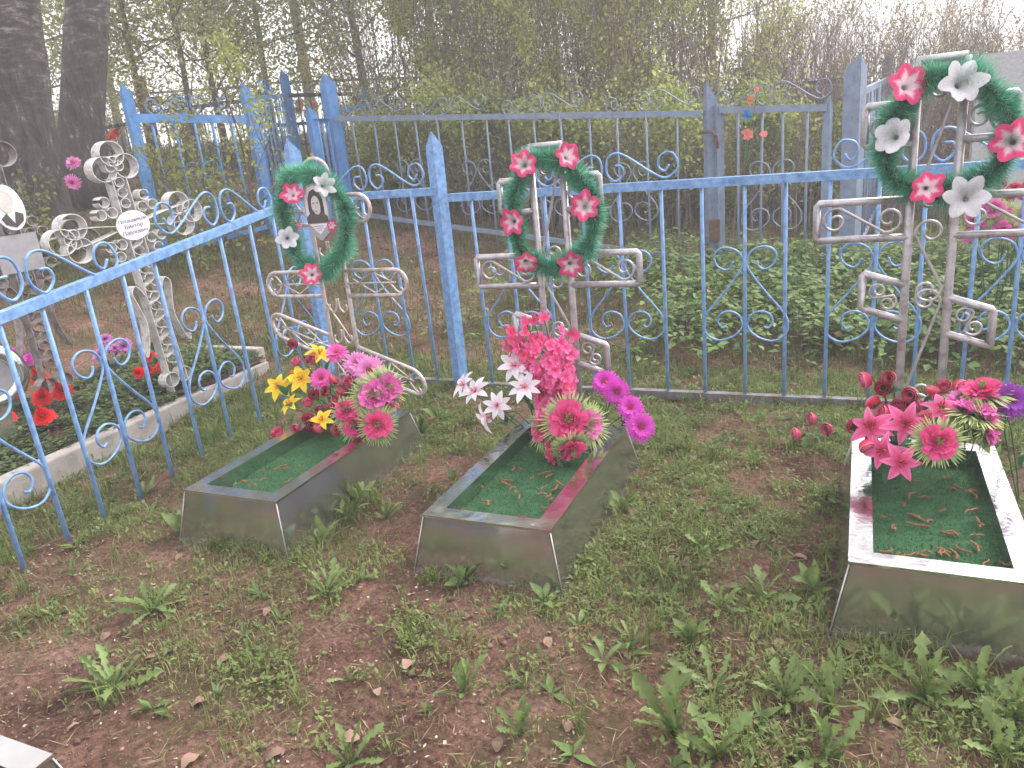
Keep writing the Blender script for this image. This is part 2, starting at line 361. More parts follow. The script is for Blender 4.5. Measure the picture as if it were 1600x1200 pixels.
def place(loc, n, s, roll=None):
    roll = random.uniform(0, 6.28) if roll is None else roll
    return Matrix.Translation(Vector([float(q) for q in loc])) @ facing(n, roll) @ Matrix.Diagonal((s, s, s, 1))
# ------------------------------------------------------------------ ground sheet
def axis_lines(a, b, step):
    fine = np.arange(a, b, step); out = []; s = step; x = b
    while x < 75: out.append(x); s *= 1.13; x += s
    lo = []; s = step; x = a - step
    while x > -75: lo.append(x); s *= 1.13; x -= s
    return np.array(lo[::-1] + list(fine) + out)
gx = axis_lines(-4.2, 2.0, 0.019); gy = axis_lines(1.0, 4.5, 0.019)
XX, YY = np.meshgrid(gx, gy); ZZ = hgt(XX, YY)
nx, ny = len(gx), len(gy)
ii = (np.arange(ny - 1)[:, None] * nx + np.arange(nx - 1)[None, :]).ravel()
me = np_mesh('ground', np.c_[XX.ravel(), YY.ravel(), ZZ.ravel()], np.c_[ii, ii + 1, ii + nx + 1, ii + nx], None, 'soil')
me.polygons.foreach_set('use_smooth', [True] * len(me.polygons))
tag(inst('ground', me), 'bare reddish brown soil between the graves rising to the left', None, None, 'structure')

# ------------------------------------------------------------------ iron fences
K = 0.0038
HEART = [(17, -1), (20, -9), (28, -13), (40, -6), (44, 8), (36, 18), (24, 20), (10, 14), (3.5, 2), (5, -12), (28, -45), (55, -78), (61, -97), (56, -112), (40, -121), (18, -115), (4, -100), (7, -84), (20, -76), (34, -79), (40, -90), (34, -101), (27, -99)]
CREST = [(17, 25), (27, 24), (30, 13), (17, 2.5), (4, 15), (7, 37), (22, 43), (42, 33), (72, 12), (94, 2.5), (112, 17), (104, 37), (87, 35), (83, 20), (92, 12), (99, 21)]
def scroll_mesh(ctrl, k, sgn, r, mat, nseg=4, n=5):
    c = cr([(sgn * p[0] * k, p[1] * k) for p in ctrl], nseg); return MB().tube(xz(c), r, n).mesh('scroll', mat, True)
def bar_mesh(r, mat, n=6): return MB().tube([(0, 0, 0), (0, 0, 0.5), (0, 0, 1)], r, n).mesh('bar', mat, True)
def post_mesh(w, h, t, mat, tip=0.09):
    m = MB()
    m.plate([(0, -0.25), (w, -0.25), (w, h - tip), (0, h)], 0, t)
    a = [m.v((0, y, z)) for y, z in ((t, -0.25), (w, -0.25), (w, h - tip), (t, h))]; b = [m.v((t, y, z)) for y, z in ((t, -0.25), (w, -0.25), (w, h - tip), (t, h))]
    m.f(*reversed(a)); m.f(*b)
    for k in range(4): m.f(a[k], a[(k + 1) % 4], b[(k + 1) % 4], b[k])
    return m.mesh('post', mat)
def rail(parent, x0, z0, x1, z1, mat, hgt_=0.048, dep=0.045, t=0.006, name='rail'):
    m = MB()                                          # angle iron: one flange hangs, one lies flat on top
    m.hexa([(x0, -t, z0 - hgt_), (x1, -t, z1 - hgt_), (x1, 0, z1 - hgt_), (x0, 0, z0 - hgt_)], [(x0, -t, z0), (x1, -t, z1), (x1, 0, z1), (x0, 0, z0)])
    m.hexa([(x0, 0.0, z0 - t), (x1, 0.0, z1 - t), (x1, dep, z1 - t), (x0, dep, z0 - t)], [(x0, 0.0, z0), (x1, 0.0, z1), (x1, dep, z1), (x0, dep, z0)])
    return m.build(name, mat, parent)
SC = {}
def scroll_pair(parent, kind, x, z, y, mat, r=0.0064, k=K):
    for sg in (1, -1):
        key = (kind, sg, mat, r, k)
        if key not in SC: SC[key] = scroll_mesh(HEART if kind == 'h' else CREST, k, sg, r, mat)
        inst('scroll', SC[key], parent, (x, y, z))
BARS = {}
def bar(parent, x, z0, z1, y, mat, r=0.0108):
    key = (mat, r)
    if key not in BARS: BARS[key] = bar_mesh(r, mat)
    inst('bar', BARS[key], parent, (x, y, z0), (random.uniform(-.009, .009), random.uniform(-.013, .013), random.uniform(0, 3)), (1, 1, z1 - z0))

# the graves' own fence, rear run
BY = 4.33
f = thing('iron_fence', (-3.56, BY, 0), 'light blue iron fence with heart scrolls running behind the three graves', 'fence')
X = lambda x: x + 3.56
pm = post_mesh(0.075, 1.70, 0.008, 'blue')
inst('post', pm, f, (X(-2.44), -0.03, 0), (0, 0.012, math.radians(68)))
inst('post', pm, f, (X(1.9), -0.03, 0), (0, 0, math.radians(68)))
rail(f, X(-3.50), 1.375, X(-2.46), 1.36, 'blue'); rail(f, X(-2.38), 1.315, X(1.85), 1.265, 'blue'); rail(f, X(1.95), 1.26, X(3.4), 1.25, 'blue')
rail(f, X(-3.50), 0.075, X(-2.46), 0.065, 'blue_dirty', 0.05, 0.04, name='bottom_rail'); rail(f, X(-2.38), 0.055, X(1.85), 0.045, 'blue_dirty', 0.05, 0.04, name='bottom_rail')
for x in (-3.27, -3.04, -2.83, -2.64): bar(f, X(x), 0.03, 1.36, 0.016, 'blue')
for x in (-2.215, -1.97, -1.735, -1.494, -1.262, -1.023, -.798, -.568, -.352, -.137, .086, .30, .522, .725, .94, 1.16, 1.38, 1.6, 1.8, 2.1, 2.35, 2.6):
    bar(f, X(x), 0.0, 1.315 - 0.0118 * (x + 2.38) - 0.008, 0.016, 'blue')
for x in (-3.04, -1.97, -1.262, -.568, .086, .725, 1.38): scroll_pair(f, 'h', X(x), 0.835, 0.016, 'blue')
for x, z in ((-2.97, 1.372), (-1.348, 1.305), (0.30, 1.287), (1.35, 1.275)): scroll_pair(f, 'c', X(x), z, 0.02, 'blue', 0.0068)
# side run, left
A = Vector((-3.56, 4.33)); B = Vector((-3.30, 1.75)); ang = math.atan2(B.y - A.y, B.x - A.x)
f = thing('iron_fence', (A.x, A.y, 0), 'light blue iron fence with heart scrolls along the left side, reaching the picture edge', 'fence', None, ang)
inst('post', post_mesh(0.085, 1.76, 0.008, 'blue'), f, (0, 0, 0), (0, 0, math.radians(68) - ang))
rz_ = lambda s: 1.365 - 0.107 * s
m = MB(); t_ = 0.006
for (y0, y1, za, zb) in ((-t_, 0, -0.046, 0), (-0.05, -t_, -t_, 0)):
    m.hexa([(0.03, y0, rz_(0) + za), (3.4, y0, rz_(3.4) + za), (3.4, y1, rz_(3.4) + za), (0.03, y1, rz_(0) + za)], [(0.03, y0, rz_(0) + zb), (3.4, y0, rz_(3.4) + zb), (3.4, y1, rz_(3.4) + zb), (0.03, y1, rz_(0) + zb)])
m.build('rail', 'blue', f)
for s in (.28, .55, .845, 1.135, 1.40, 1.65, 1.89, 2.13, 2.345, 2.585, 2.84, 3.1, 3.3): bar(f, s, -0.06, rz_(s) - 0.01, -0.02, 'blue', 0.0115)
for s in (.28, 1.135, 1.89, 2.585): scroll_pair(f, 'h', s, 0.845 - 0.045 * s, -0.02, 'blue', 0.0070, 0.0040)
for s in (.80, 2.17): scroll_pair(f, 'c', s, rz_(s) + 0.004, -0.024, 'blue', 0.0074, 0.0047)

# older blue enclosure straight behind
def PH(u, v, d): q = D(u, v, d); return float(q[2]) - H(q[0], q[1])
def run(p0, p1, z0r, z1r, nb, label, mat, hearts=(), crests=(), posts=(), r=0.0105, group=None, name='iron_fence', rh=0.055, bot=True, ph=1.7, k=K * 1.05, extra=None, pw=0.075):
    d = Vector((p1[0] - p0[0], p1[1] - p0[1])); L = d.length; a = math.atan2(d.y, d.x); zb = H(p0[0], p0[1])
    f = thing(name, (p0[0], p0[1], zb), label, 'gate' if name == 'iron_gate' else 'fence', group, a)
    Z0 = z0r - zb; Z1 = z1r - zb; zr = lambda x: Z0 + (Z1 - Z0) * x / L
    gz = lambda x: H(p0[0] + d.x * x / L, p0[1] + d.y * x / L) - zb
    rail(f, 0.04, zr(0), L - 0.04, zr(L), mat, rh)
    if bot: rail(f, 0.04, gz(0) + 0.12, L - 0.04, gz(L) + 0.12, mat, 0.045, 0.035, name='bottom_rail')
    for i in range(1, nb): x = L * i / nb; bar(f, x, gz(x) + 0.05, zr(x) - 0.01, 0.014, mat, r)
    for x in hearts: scroll_pair(f, 'h', x * L, zr(x * L) - 0.55, 0.014, mat, 0.0065, k)
    for x in crests: scroll_pair(f, 'c', x * L, zr(x * L) + 0.004, 0.018, mat, 0.0065, k)
    for x, hh, w in posts:
        inst('post', post_mesh(w, hh, 0.008, extra or mat, 0.1), f, (x * L, 0, gz(x * L)), (0, 0, math.radians(70) - a))
    return f, L, zr, gz
PLp = D(520, 200, 9.5); PGp = D(1108, 425, 7.5); PRp = D(1338, 300, 7.3)
ra = D(525, 182, 9.5)[2]; rb = D(1100, 172, 7.5)[2]
run(PLp[:2], PGp[:2], ra, rb, 15, 'weathered blue iron fence with thin curls on top, in front of the shrub thicket', 'blue_old', (0.23, 0.43, 0.63, 0.83), (0.13, 0.37, 0.62, 0.88), ((0, PH(505, 115, 9.5), 0.13),), extra='blue_mid')
gl = D(1117, 168, 7.45); gr = D(1300, 162, 7.3)
g, L, zr, gz = run(gl[:2], gr[:2], gl[2], gr[2], 5, 'weathered blue iron gate with two crest curls, seen left of the largest wreath', 'blue_old', (0.5,), (0.5,), ((0.985, 1.52, 0.06),), name='iron_gate', r=0.012, k=0.0043)
inst('post', post_mesh(0.085, PH(1105, 125, 7.45), 0.008, 'blue_old', 0.14), g, (-0.07, 0, gz(0)), (0, 0, math.radians(40)))
inst('post', post_mesh(0.07, 1.52, 0.008, 'blue_old', 0.02), g, (0.015, 0, gz(0)), (0, 0, math.radians(40)))
m = MB().tube([(-0.13, -0.04, 1.29), (-0.02, -0.06, 1.29), (0.02, -0.06, 1.25), (0.03, -0.05, 1.14)], 0.016, 6); m.build('latch', 'rust', g, True)
m = MB().box((-0.07, -0.015, 0.30), (0.03, 0.03, 0.5)); m.build('hinge_plate', 'rust', g)
# right side run of that enclosure, going back
rr = D(1392, 130, 11.5)
run(PRp[:2], rr[:2], D(1352, 140, 7.3)[2], D(1385, 120, 11.5)[2], 18, 'blue iron fence going back from the gate beside the largest wreath', 'blue_old', (), (), ((0, PH(1355, 85, 7.3), 0.14), (1, 1.75, 0.12)), r=0.012)
# left side run of that enclosure
lb = D(705, 150, 14.0)
run(PLp[:2], lb[:2], D(530, 170, 9.5)[2], D(700, 140, 14)[2], 16, 'strong blue iron fence going back behind the oval wreath with the portrait', 'blue_mid', (), (0.3, 0.7), ((1, 1.8, 0.09),), r=0.011)
p2 = D(484, 180, 9.25); run(PLp[:2], p2[:2], D(500, 186, 9.4)[2], D(484, 186, 9.25)[2], 4, 'narrow blue iron wicket turned edge on beside the tall blue post', 'blue_mid', (), (), ((1, PH(484, 165, 9.25), 0.10),), r=0.014, name='iron_gate')
# far left blue enclosure
L1 = D(205, 200, 8.6); L2 = D(392, 200, 9.2); L3 = D(447, 150, 12.2); L0 = D(215, 175, 12.5)
run(L1[:2], L2[:2], D(195, 178, 8.6)[2], D(385, 180, 9.2)[2], 6, 'strong blue iron fence with a wide flat rail, right of the birch trunks', 'blue_mid', (0.5,), (0.5,), ((0, PH(185, 130, 8.6), 0.09), (1, PH(382, 128, 9.2), 0.10)), r=0.015, rh=0.085, bot=True)
run(L2[:2], L3[:2], D(388, 152, 9.2)[2], D(440, 146, 12.2)[2], 10, 'strong blue iron fence going back to a tall pointed post behind the left enclosure', 'blue_mid', (), (0.5,), ((1, PH(440, 108, 12.2), 0.10),), r=0.012)
run(L0[:2], L3[:2], D(210, 176, 12.5)[2], D(440, 146, 12.2)[2], 12, 'thin dark blue iron fence at the far side of the left enclosure', 'blue_dark', (), (0.3, 0.7), (), r=0.01)
p1 = D(447, 148, 12.2); p2 = D(600, 142, 13.2)
run(p1[:2], p2[:2], D(447, 146, 12.2)[2], D(600, 143, 13.2)[2], 9, 'dark blue iron fence between the pointed post and the shrub thicket', 'blue_dark', (), (), (), r=0.01)
# far rows
for i, (u0, v0, d0, u1, v1, d1, nb, lab) in enumerate([
    (110, 205, 13.0, 205, 190, 14.0, 9, 'dark far fence seen between the birch trunk and the first blue post'),
    (395, 197, 15.0, 500, 188, 15.0, 12, 'dark far fence with two rails seen between blue posts near red flowers'),
    (130, 150, 22.0, 420, 132, 24.0, 22, 'thin pale far fence on the rise under the bright sky gap'),
    (420, 128, 20.0, 690, 118, 22.0, 22, 'farthest thin dark fence on the rise above the dark blue one'),
    (800, 152, 12.0, 1105, 148, 12.0, 14, 'dark fence half hidden inside the shrub thicket behind the middle cross'),
    (1105, 142, 10.5, 1330, 120, 10.5, 10, 'thin dark rail fence behind the weathered gate')]):
    a = D(u0, v0, d0); b = D(u1, v1, d1)
    run(a[:2], b[:2], a[2], b[2], nb, lab, 'blue_dark', (), (), (), r=0.011)

# ------------------------------------------------------------------ grave surrounds
def surround(x0, x1, y0, y1, label, turf_label, hh=0.235, fl=0.05, rim=0.068, rimmat='steel'):
    cx, cy = (x0 + x1) / 2, y0
    t = thing('steel_grave_surround', (cx, cy, 0), label, 'grave surround', 'steel grave surrounds')
    a, b, c, d = x0 - cx, x1 - cx, 0.0, y1 - cy
    T = 0.006; zb = -0.05; fe = fl * (hh - zb) / hh
    def panel(p, q, nrm):                           # top edge p->q, leaning outwards to the bottom
        o = Vector((nrm[0], nrm[1], 0)); P = Vector((p[0], p[1], hh - 0.004)); Q = Vector((q[0], q[1], hh - 0.004)); dr = (Q - P).normalized()
        Pb = P + o * fe - dr * fe; Pb.z = zb; Qb = Q + o * fe + dr * fe; Qb.z = zb
        m = MB(); m.hexa([Pb, Qb, Qb - o * T, Pb - o * T], [P, Q, Q - o * T, P - o * T]); return m
    panel((a, c), (b, c), (0, -1)).build('front_panel', 'panel', t)
    panel((b, d), (a, d), (0, 1)).build('back_panel', 'panel', t)
    panel((b, c), (b, d), (1, 0)).build('side_panel', 'panel', t); panel((a, d), (a, c), (-1, 0)).build('side_panel', 'panel', t)
    e = 0.004
    R = rim
    def rimq(o0, o1, i1, i0):                       # mitred rim strip with a small folded lip
        m = MB(); m.hexa([(p[0], p[1], hh - 0.002) for p in (o0, o1, i1, i0)], [(p[0], p[1], hh + 0.008) for p in (o0, o1, i1, i0)])
        m.hexa([(p[0], p[1], hh - 0.075) for p in (i0, i1)] + [(p[0] + q[0], p[1] + q[1], hh - 0.075) for p, q in ((i1, n_), (i0, n_))],
               [(p[0], p[1], hh - 0.002) for p in (i0, i1)] + [(p[0] + q[0], p[1] + q[1], hh - 0.002) for p, q in ((i1, n_), (i0, n_))])
        m.build('rim', rimmat, t)
    O = [(a - e, c - e), (b + e, c - e), (b + e, d + e), (a - e, d + e)]; I = [(a + R, c + R), (b - R, c + R), (b - R, d - R), (a + R, d - R)]
    for k, n_ in enumerate(((0, -0.004), (0.004, 0), (0, 0.004), (-0.004, 0))):
        rimq(O[k], O[(k + 1) % 4], I[(k + 1) % 4], I[k])
    for (px, py, sx, sy) in ((a, c, -1, -1), (b, c, 1, -1), (b, d, 1, 1), (a, d, -1, 1)):
        m = MB(); m.tube([(px + sx * .001, py + sy * .001, hh - .004), (px + sx * fe, py + sy * fe, zb)], .0026, 6); m.build('corner_strip', 'silver', t, True)
    # turf lying inside, gently uneven
    m = MB(); n1, n2 = 18, 34; X0, X1, Y0, Y1 = a + 0.02, b - 0.02, 0.02, d - 0.02
    for j in range(n2 + 1):
        for i in range(n1 + 1):
            x = X0 + (X1 - X0) * i / n1; y = Y0 + (Y1 - Y0) * j / n2
            m.v((x, y, hh - 0.062 + 0.022 * (float(vnoise(x * 5 + cx * 9, y * 5, 9)) - 0.5) + 0.008 * (float(vnoise(x * 16, y * 16, 4)) - 0.5)))
    for j in range(n2):
        for i in range(n1): k = j * (n1 + 1) + i; m.f(k, k + 1, k + n1 + 2, k + n1 + 1)
    o = m.build('turf_carpet', 'carpet', None, True); o.location = t.location; tag(o, turf_label, 'carpet', 'green turf carpets')
    nf = 8000; q = np.random.default_rng(int(abs(cx) * 1000)); px = q.uniform(X0 + .04, X1 - .04, nf); py = q.uniform(Y0 + .04, Y1 - .04, nf)
    pz = hh - 0.062 + 0.022 * (vnoise(px * 5 + cx * 9, py * 5, 9) - 0.5) + 0.008 * (vnoise(px * 16, py * 16, 4) - 0.5) - .0015
    aa = q.uniform(0, 6.28, nf); w_ = q.uniform(.0012, .0024, nf); l_ = q.uniform(.005, .011, nf); sdx = np.c_[np.cos(aa), np.sin(aa), np.zeros(nf)] * w_[:, None]
    P_ = np.c_[px, py, pz]; tp = P_ + np.c_[q.normal(size=(nf, 2)) * .004, l_]
    cf = np.array([[.040, .118, .052]]) * q.uniform(.35, 1.9, (nf, 1)) + np.array([[.03, .05, .03]]) * (q.random((nf, 1)) < .12)
    inst('pile', np_mesh('pile', np.stack([P_ - sdx, P_ + sdx, tp], 1).reshape(-1, 3), np.arange(nf * 3).reshape(-1, 3), np.repeat(cf, 3, 0), 'tinsel'), o)['kind'] = 'stuff'
    return t
surround(-2.745, -2.215, 2.20, 3.30, 'stainless steel grave surround nearest the left fence, yellow flowers at its head', 'green turf carpet inside the grave surround nearest the left fence')
surround(-1.515, -0.98, 2.245, 3.27, 'stainless steel grave surround in the middle, under the tall pink blossom spike', 'green turf carpet inside the middle grave surround')
surround(0.015, 0.53, 2.285, 3.31, 'stainless steel grave surround at the right with bright reflecting rim', 'green turf carpet inside the right grave surround', 0.235)
p = G(80, 1183, 0.22); surround(p[0] - 0.52, p[0], p[1] - 1.0, p[1], 'corner of a steel grave surround peeping in at the bottom left', 'turf carpet of the surround at the bottom left corner', 0.22, rimmat='panel')  # rim takes the darker sheet material in place of a darker reflection

# ------------------------------------------------------------------ catkins on the turf
def catkin_mesh(L, wig, seed):
    rd = random.Random(seed); m = MB(); n = 9; p = Vector((0, 0, 0)); a = 0; pts = []
    for i in range(n):
        pts.append(p.copy()); a += rd.uniform(-wig, wig); p = p + Vector((math.cos(a), math.sin(a), rd.uniform(-.12, .12))) * L / n
    m.tube(pts, [0.0019 + 0.0017 * math.sin(PI * (i + .6) / n) + (0.0007 if i % 2 else 0) for i in range(n)], 5); return m.mesh('fallen_catkin', 'catkin')
CK = [catkin_mesh(L, w, i) for i, (L, w) in enumerate([(0.045, .7), (0.06, .9), (0.07, .7), (0.04, 1.0), (0.08, .6), (0.055, 1.2)])]
for (x0, x1, y0, y1, nn, lab, spots) in [
    (-2.66, -2.30, 2.29, 3.0, 8, 'brown birch catkin fallen on the turf of the grave nearest the left fence', [(380, 755), (470, 730), (485, 745), (440, 737), (400, 765)]),
    (-1.43, -1.06, 2.34, 3.05, 20, 'brown birch catkin fallen on the turf of the middle grave', [(800, 740), (812, 735), (865, 745), (870, 755), (855, 780), (845, 797), (770, 790), (780, 752)]),
    (0.10, 0.45, 2.38, 3.1, 22, 'brown birch catkin fallen on the turf of the right grave', [(1400, 825), (1440, 818), (1380, 868), (1410, 870), (1460, 862), (1490, 858), (1450, 875), (1475, 866), (1395, 829), (1415, 822), (1448, 822), (1370, 866), (1530, 830), (1515, 850), (1545, 880), (1430, 775), (1420, 785), (1520, 775), (1525, 785), (1385, 813)])]:
    pts = [G(u, v, 0.178)[:2] for u, v in spots] + [(random.uniform(x0, x1), random.uniform(y0, y1)) for _ in range(nn)]
    for x, y in pts:
        o = inst('fallen_catkin', random.choice(CK), None, (x, y, 0.191 + random.uniform(0, 0.003)), (random.uniform(-.08, .08), random.uniform(-.08, .08), random.uniform(0, 6.28)), random.uniform(.8, 1.25))
        tag(o, lab, 'catkin', lab.replace('brown birch catkin fallen', 'birch catkins'))

for u, v in ((552, 1006), (660, 1052), (741, 1022), (1046, 1000), (1335, 1012), (1212, 975), (1575, 1050), (1341, 1052), (905, 985), (620, 1100), (460, 1010), (1115, 1045)):
    p = GT(u, v); o = inst('fallen_catkin', random.choice(CK), None, (p[0], p[1], H(p[0], p[1]) + .008), (0, random.uniform(-.1, .1), random.uniform(0, 6.28)), random.uniform(.8, 1.1))
    tag(o, 'reddish brown birch catkin fallen on the soil in front of the graves', 'catkin', 'birch catkins on the soil')
# ------------------------------------------------------------------ pipe crosses
def s_scroll(parent, cx, cz, hw, hh, r, mat, rot=0.0, flip=1, y=0.0):
    left = []                                    # an S of two round spirals joined by a slanting rod
    for k in range(21):
        f_ = k / 20; a = math.radians(75 + (1 - f_) * 420); q = hh * (.30 + .70 * f_); left.append((-(hw - hh) + q * math.cos(a), flip * q * math.sin(a)))
    c = left + [(-p[0], -p[1]) for p in reversed(left)]; ca, sa = math.cos(rot), math.sin(rot)
    m = MB().tube([(cx + p[0] * ca - p[1] * sa, y, cz + p[0] * sa + p[1] * ca) for p in c], r, 5); m.build('scroll', mat, parent, True)
def square_cross(cx, y, dz, base, label, r=0.0152):
    t = thing('pipe_cross', (cx, y, base), label, 'cross'); b = -base; ZT, ZU1, ZU0, ZA1, ZA0 = 1.56 + dz + b, 1.415 + dz + b, 1.265 + dz + b, 1.055 + dz + b, 0.905 + dz + b
    u = 0.078; mt = 'silver'
    def pipe(pts, name, rr=r): MB().tube(pts, rr, 9).build(name, mt, t, True)
    for s in (-1, 1): pipe([(s * u, 0, -0.1), (s * u, 0.003, ZT * .5), (s * u, 0, ZT)], 'upright', 0.0165)
    pipe([(-u - .004, 0, ZT), (0, 0, ZT + .001), (u + .004, 0, ZT)], 'top_bar')
    for s in (-1, 1):
        pipe([(s * u, 0, ZU1), (s * .245, 0, ZU1), (s * .252, 0, ZU1 - .008), (s * .252, 0, ZU0 + .008), (s * .245, 0, ZU0), (s * u, 0, ZU0)], 'upper_arm')
        pipe([(s * u, 0, ZA1), (s * .412, 0, ZA1), (s * .42, 0, ZA1 - .008), (s * .42, 0, ZA0 + .008), (s * .412, 0, ZA0), (s * u, 0, ZA0)], 'main_arm')
        zl = lambda x: 0.685 + dz + b - 0.33 * x
        pipe([(s * u, 0, zl(s * u)), (s * .232, 0, zl(s * .232)), (s * .238, 0, zl(s * .238) - .006), (s * .238, 0, zl(s * .238) - .145), (s * .232, 0, zl(s * .232) - .15), (s * u, 0, zl(s * u) - .15)], 'foot_arm')
        s_scroll(t, s * .165, (ZU1 + ZU0) / 2, .072, .042, .0062, mt, 0, s)
        s_scroll(t, s * .25, (ZA1 + ZA0) / 2, .152, .054, .0062, mt, 0, 1)
        s_scroll(t, s * .158, zl(s * .158) - .075, .066, .036, .0056, mt, -.9, s)
    for zc, hw, fl in ((ZT - .30, .25, 1), (ZA0 - .10, .17, -1), (0.45 + dz + b, .25, 1), (0.13 + dz + b, .12, -1)):
        s_scroll(t, 0, zc, hw, .054, .0064, mt, PI / 2, fl)
    return t
square_cross(-1.337, 3.42, 0.0, 0.0, 'silver painted pipe cross with square arm ends behind the middle grave')
square_cross(0.262, 3.42, 0.17, 0.0, 'silver painted pipe cross, the tallest, behind the right grave')
def round_cross(cx, y, label, r=0.0112):
    t = thing('pipe_cross', (cx, y, 0), label, 'cross'); mt = 'silver_old'; u = .085
    def pipe(pts, name, rr=r): MB().tube(pts, rr, 8).build(name, mt, t, True)
    arch = [(u * math.cos(a), 0, 1.525 + .085 * math.sin(a)) for a in np.linspace(0, PI, 13)]
    pipe([(u, 0, -.1), (u, 0, .8)] + arch + [(-u, 0, .8), (-u, 0, -.1)], 'upright')
    def arm(s, xe, z1, z0, dz, name):
        R = (z1 - z0) / 2; zc = (z1 + z0) / 2; f_ = lambda x: dz * x
        pts = [(s * u, z1)] + [(s * (xe - R + R * math.cos(a)), zc + R * math.sin(a)) for a in np.linspace(PI / 2, -PI / 2, 11)] + [(s * u, z0)]
        pipe([(p[0], 0, p[1] + f_(p[0])) for p in pts], name)
        cx_ = s * (u + xe) / 2; hw = (xe - u) / 2
        # inner rays: a rod with open curls at both ends and a zigzag
        MB().tube([(s * (u + .01), 0, zc + f_(s * u)), (s * (xe - .07), 0, zc + f_(s * (xe - .07)))], .0055, 5).build('ray', mt, t, True)
        z_ = [(s * (u + .04), zc + R * .3), (s * (u + (xe - u) * .45), z0 + .012), (s * (xe - .09), zc), (s * (u + (xe - u) * .45), z1 - .012), (s * (u + .04), zc - R * .3)]
        MB().tube([(p[0], 0.008, p[1] + f_(p[0])) for p in z_], .005, 5).build('zigzag', mt, t, True)
        for q in (1, -1):
            cc = cr([(s * (xe - .10), zc + q * .008), (s * (xe - .07), zc + q * .045), (s * (xe - .045), zc + q * .055), (s * (xe - .03), zc + q * .04), (s * (xe - .045), zc + q * .028)], 4)
            MB().tube([(p[0], 0, p[1] + f_(p[0])) for p in cc], .005, 5).build('curl', mt, t, True)
    for s in (-1, 1):
        arm(s, .315, 1.41, 1.265, 0, 'upper_arm'); arm(s, .475, 1.005, .865, 0, 'main_arm'); arm(s, .50, .60, .455, -.36, 'foot_arm')
    for z in (1.12, .80, .62):
        for s in (-1, 1):
            cc = cr([(s * .008, z + .05), (s * .01, z), (s * .035, z - .03), (s * .06, z - .012), (s * .055, z + .015)], 4)
            MB().tube(xz(cc), .0055, 5).build('curl', mt, t, True)
    for z in (0.70, 0.35): MB().tube([(-.075, 0, z + .12), (0, 0, z), (.075, 0, z - .12)], .0055, 5).build('brace', mt, t, True)
    MB().tube([(0, 0, 1.28), (0, 0, 1.46), (0, 0, 1.52), (0, 0, 1.57)], [.006, .007, .013, .001], 6).build('spear', mt, t, True)
    # portrait plate
    q = thing_part = MB().plate([(-.078, .30 - .16), (-.07, .24 - .20), (0, -.012), (.07, .24 - .20), (.078, .30 - .16), (.075, .235), (.04, .28), (0, .292), (-.04, .28), (-.075, .235)], 0, .006).build('portrait_plaque', 'plaque_grey', t)
    q.location = (.02, -.066, 1.195)
    def flat(name, mat, pts, d): MB().plate(pts, -.002 - d, -.0004 - d).build(name, mat, q)
    flat('photo_background', 'photo', [(-.07, .10), (.07, .10), (.07, .225), (.035, .27), (0, .28), (-.035, .27), (-.07, .225)], 0)
    el = lambda cx, cz, a, b_, n=20, f0=0: [(cx + a * math.cos(f0 + 2 * PI * k / n), cz + b_ * math.sin(f0 + 2 * PI * k / n)) for k in range(n)]
    flat('hair', 'hair', [(-.045, .115), (.047, .112), (.052, .16), (.048, .215), (.03, .25), (.0, .262), (-.028, .25), (-.046, .215), (-.05, .16)], .002)
    flat('coat', 'coat', [(-.068, .085), (.068, .085), (.068, .118), (.04, .138), (.02, .13), (0, .122), (-.02, .13), (-.04, .138), (-.068, .118)], .004)
    flat('face', 'face', [(p[0] + (.004 if p[1] < .16 else 0), p[1]) for p in el(.004, .178, .029, .05, 18)], .006)
    for ex in (-.008, .017): flat('eye', 'ink', el(ex, .19, .006, .0035, 8), .008)
    flat('mouth', 'coat', el(.005, .147, .008, .0025, 8), .008); flat('nose', 'photo_grey', [(.002, .165), (.008, .164), (.0055, .183)], .008)
    flat('caption', 'plaque_white', [(-.062, .08), (.062, .08), (0, .022)], 0)
    for k, (w, z) in enumerate(((.035, .066), (.026, .055), (.015, .045))): flat('caption_line', 'ink_pale', [(-w, z), (w, z), (w, z + .0035), (-w, z + .0035)], .002)
    return t
round_cross(-2.665, 3.42, 'worn pipe cross with rounded arm ends and a portrait, behind the left grave')
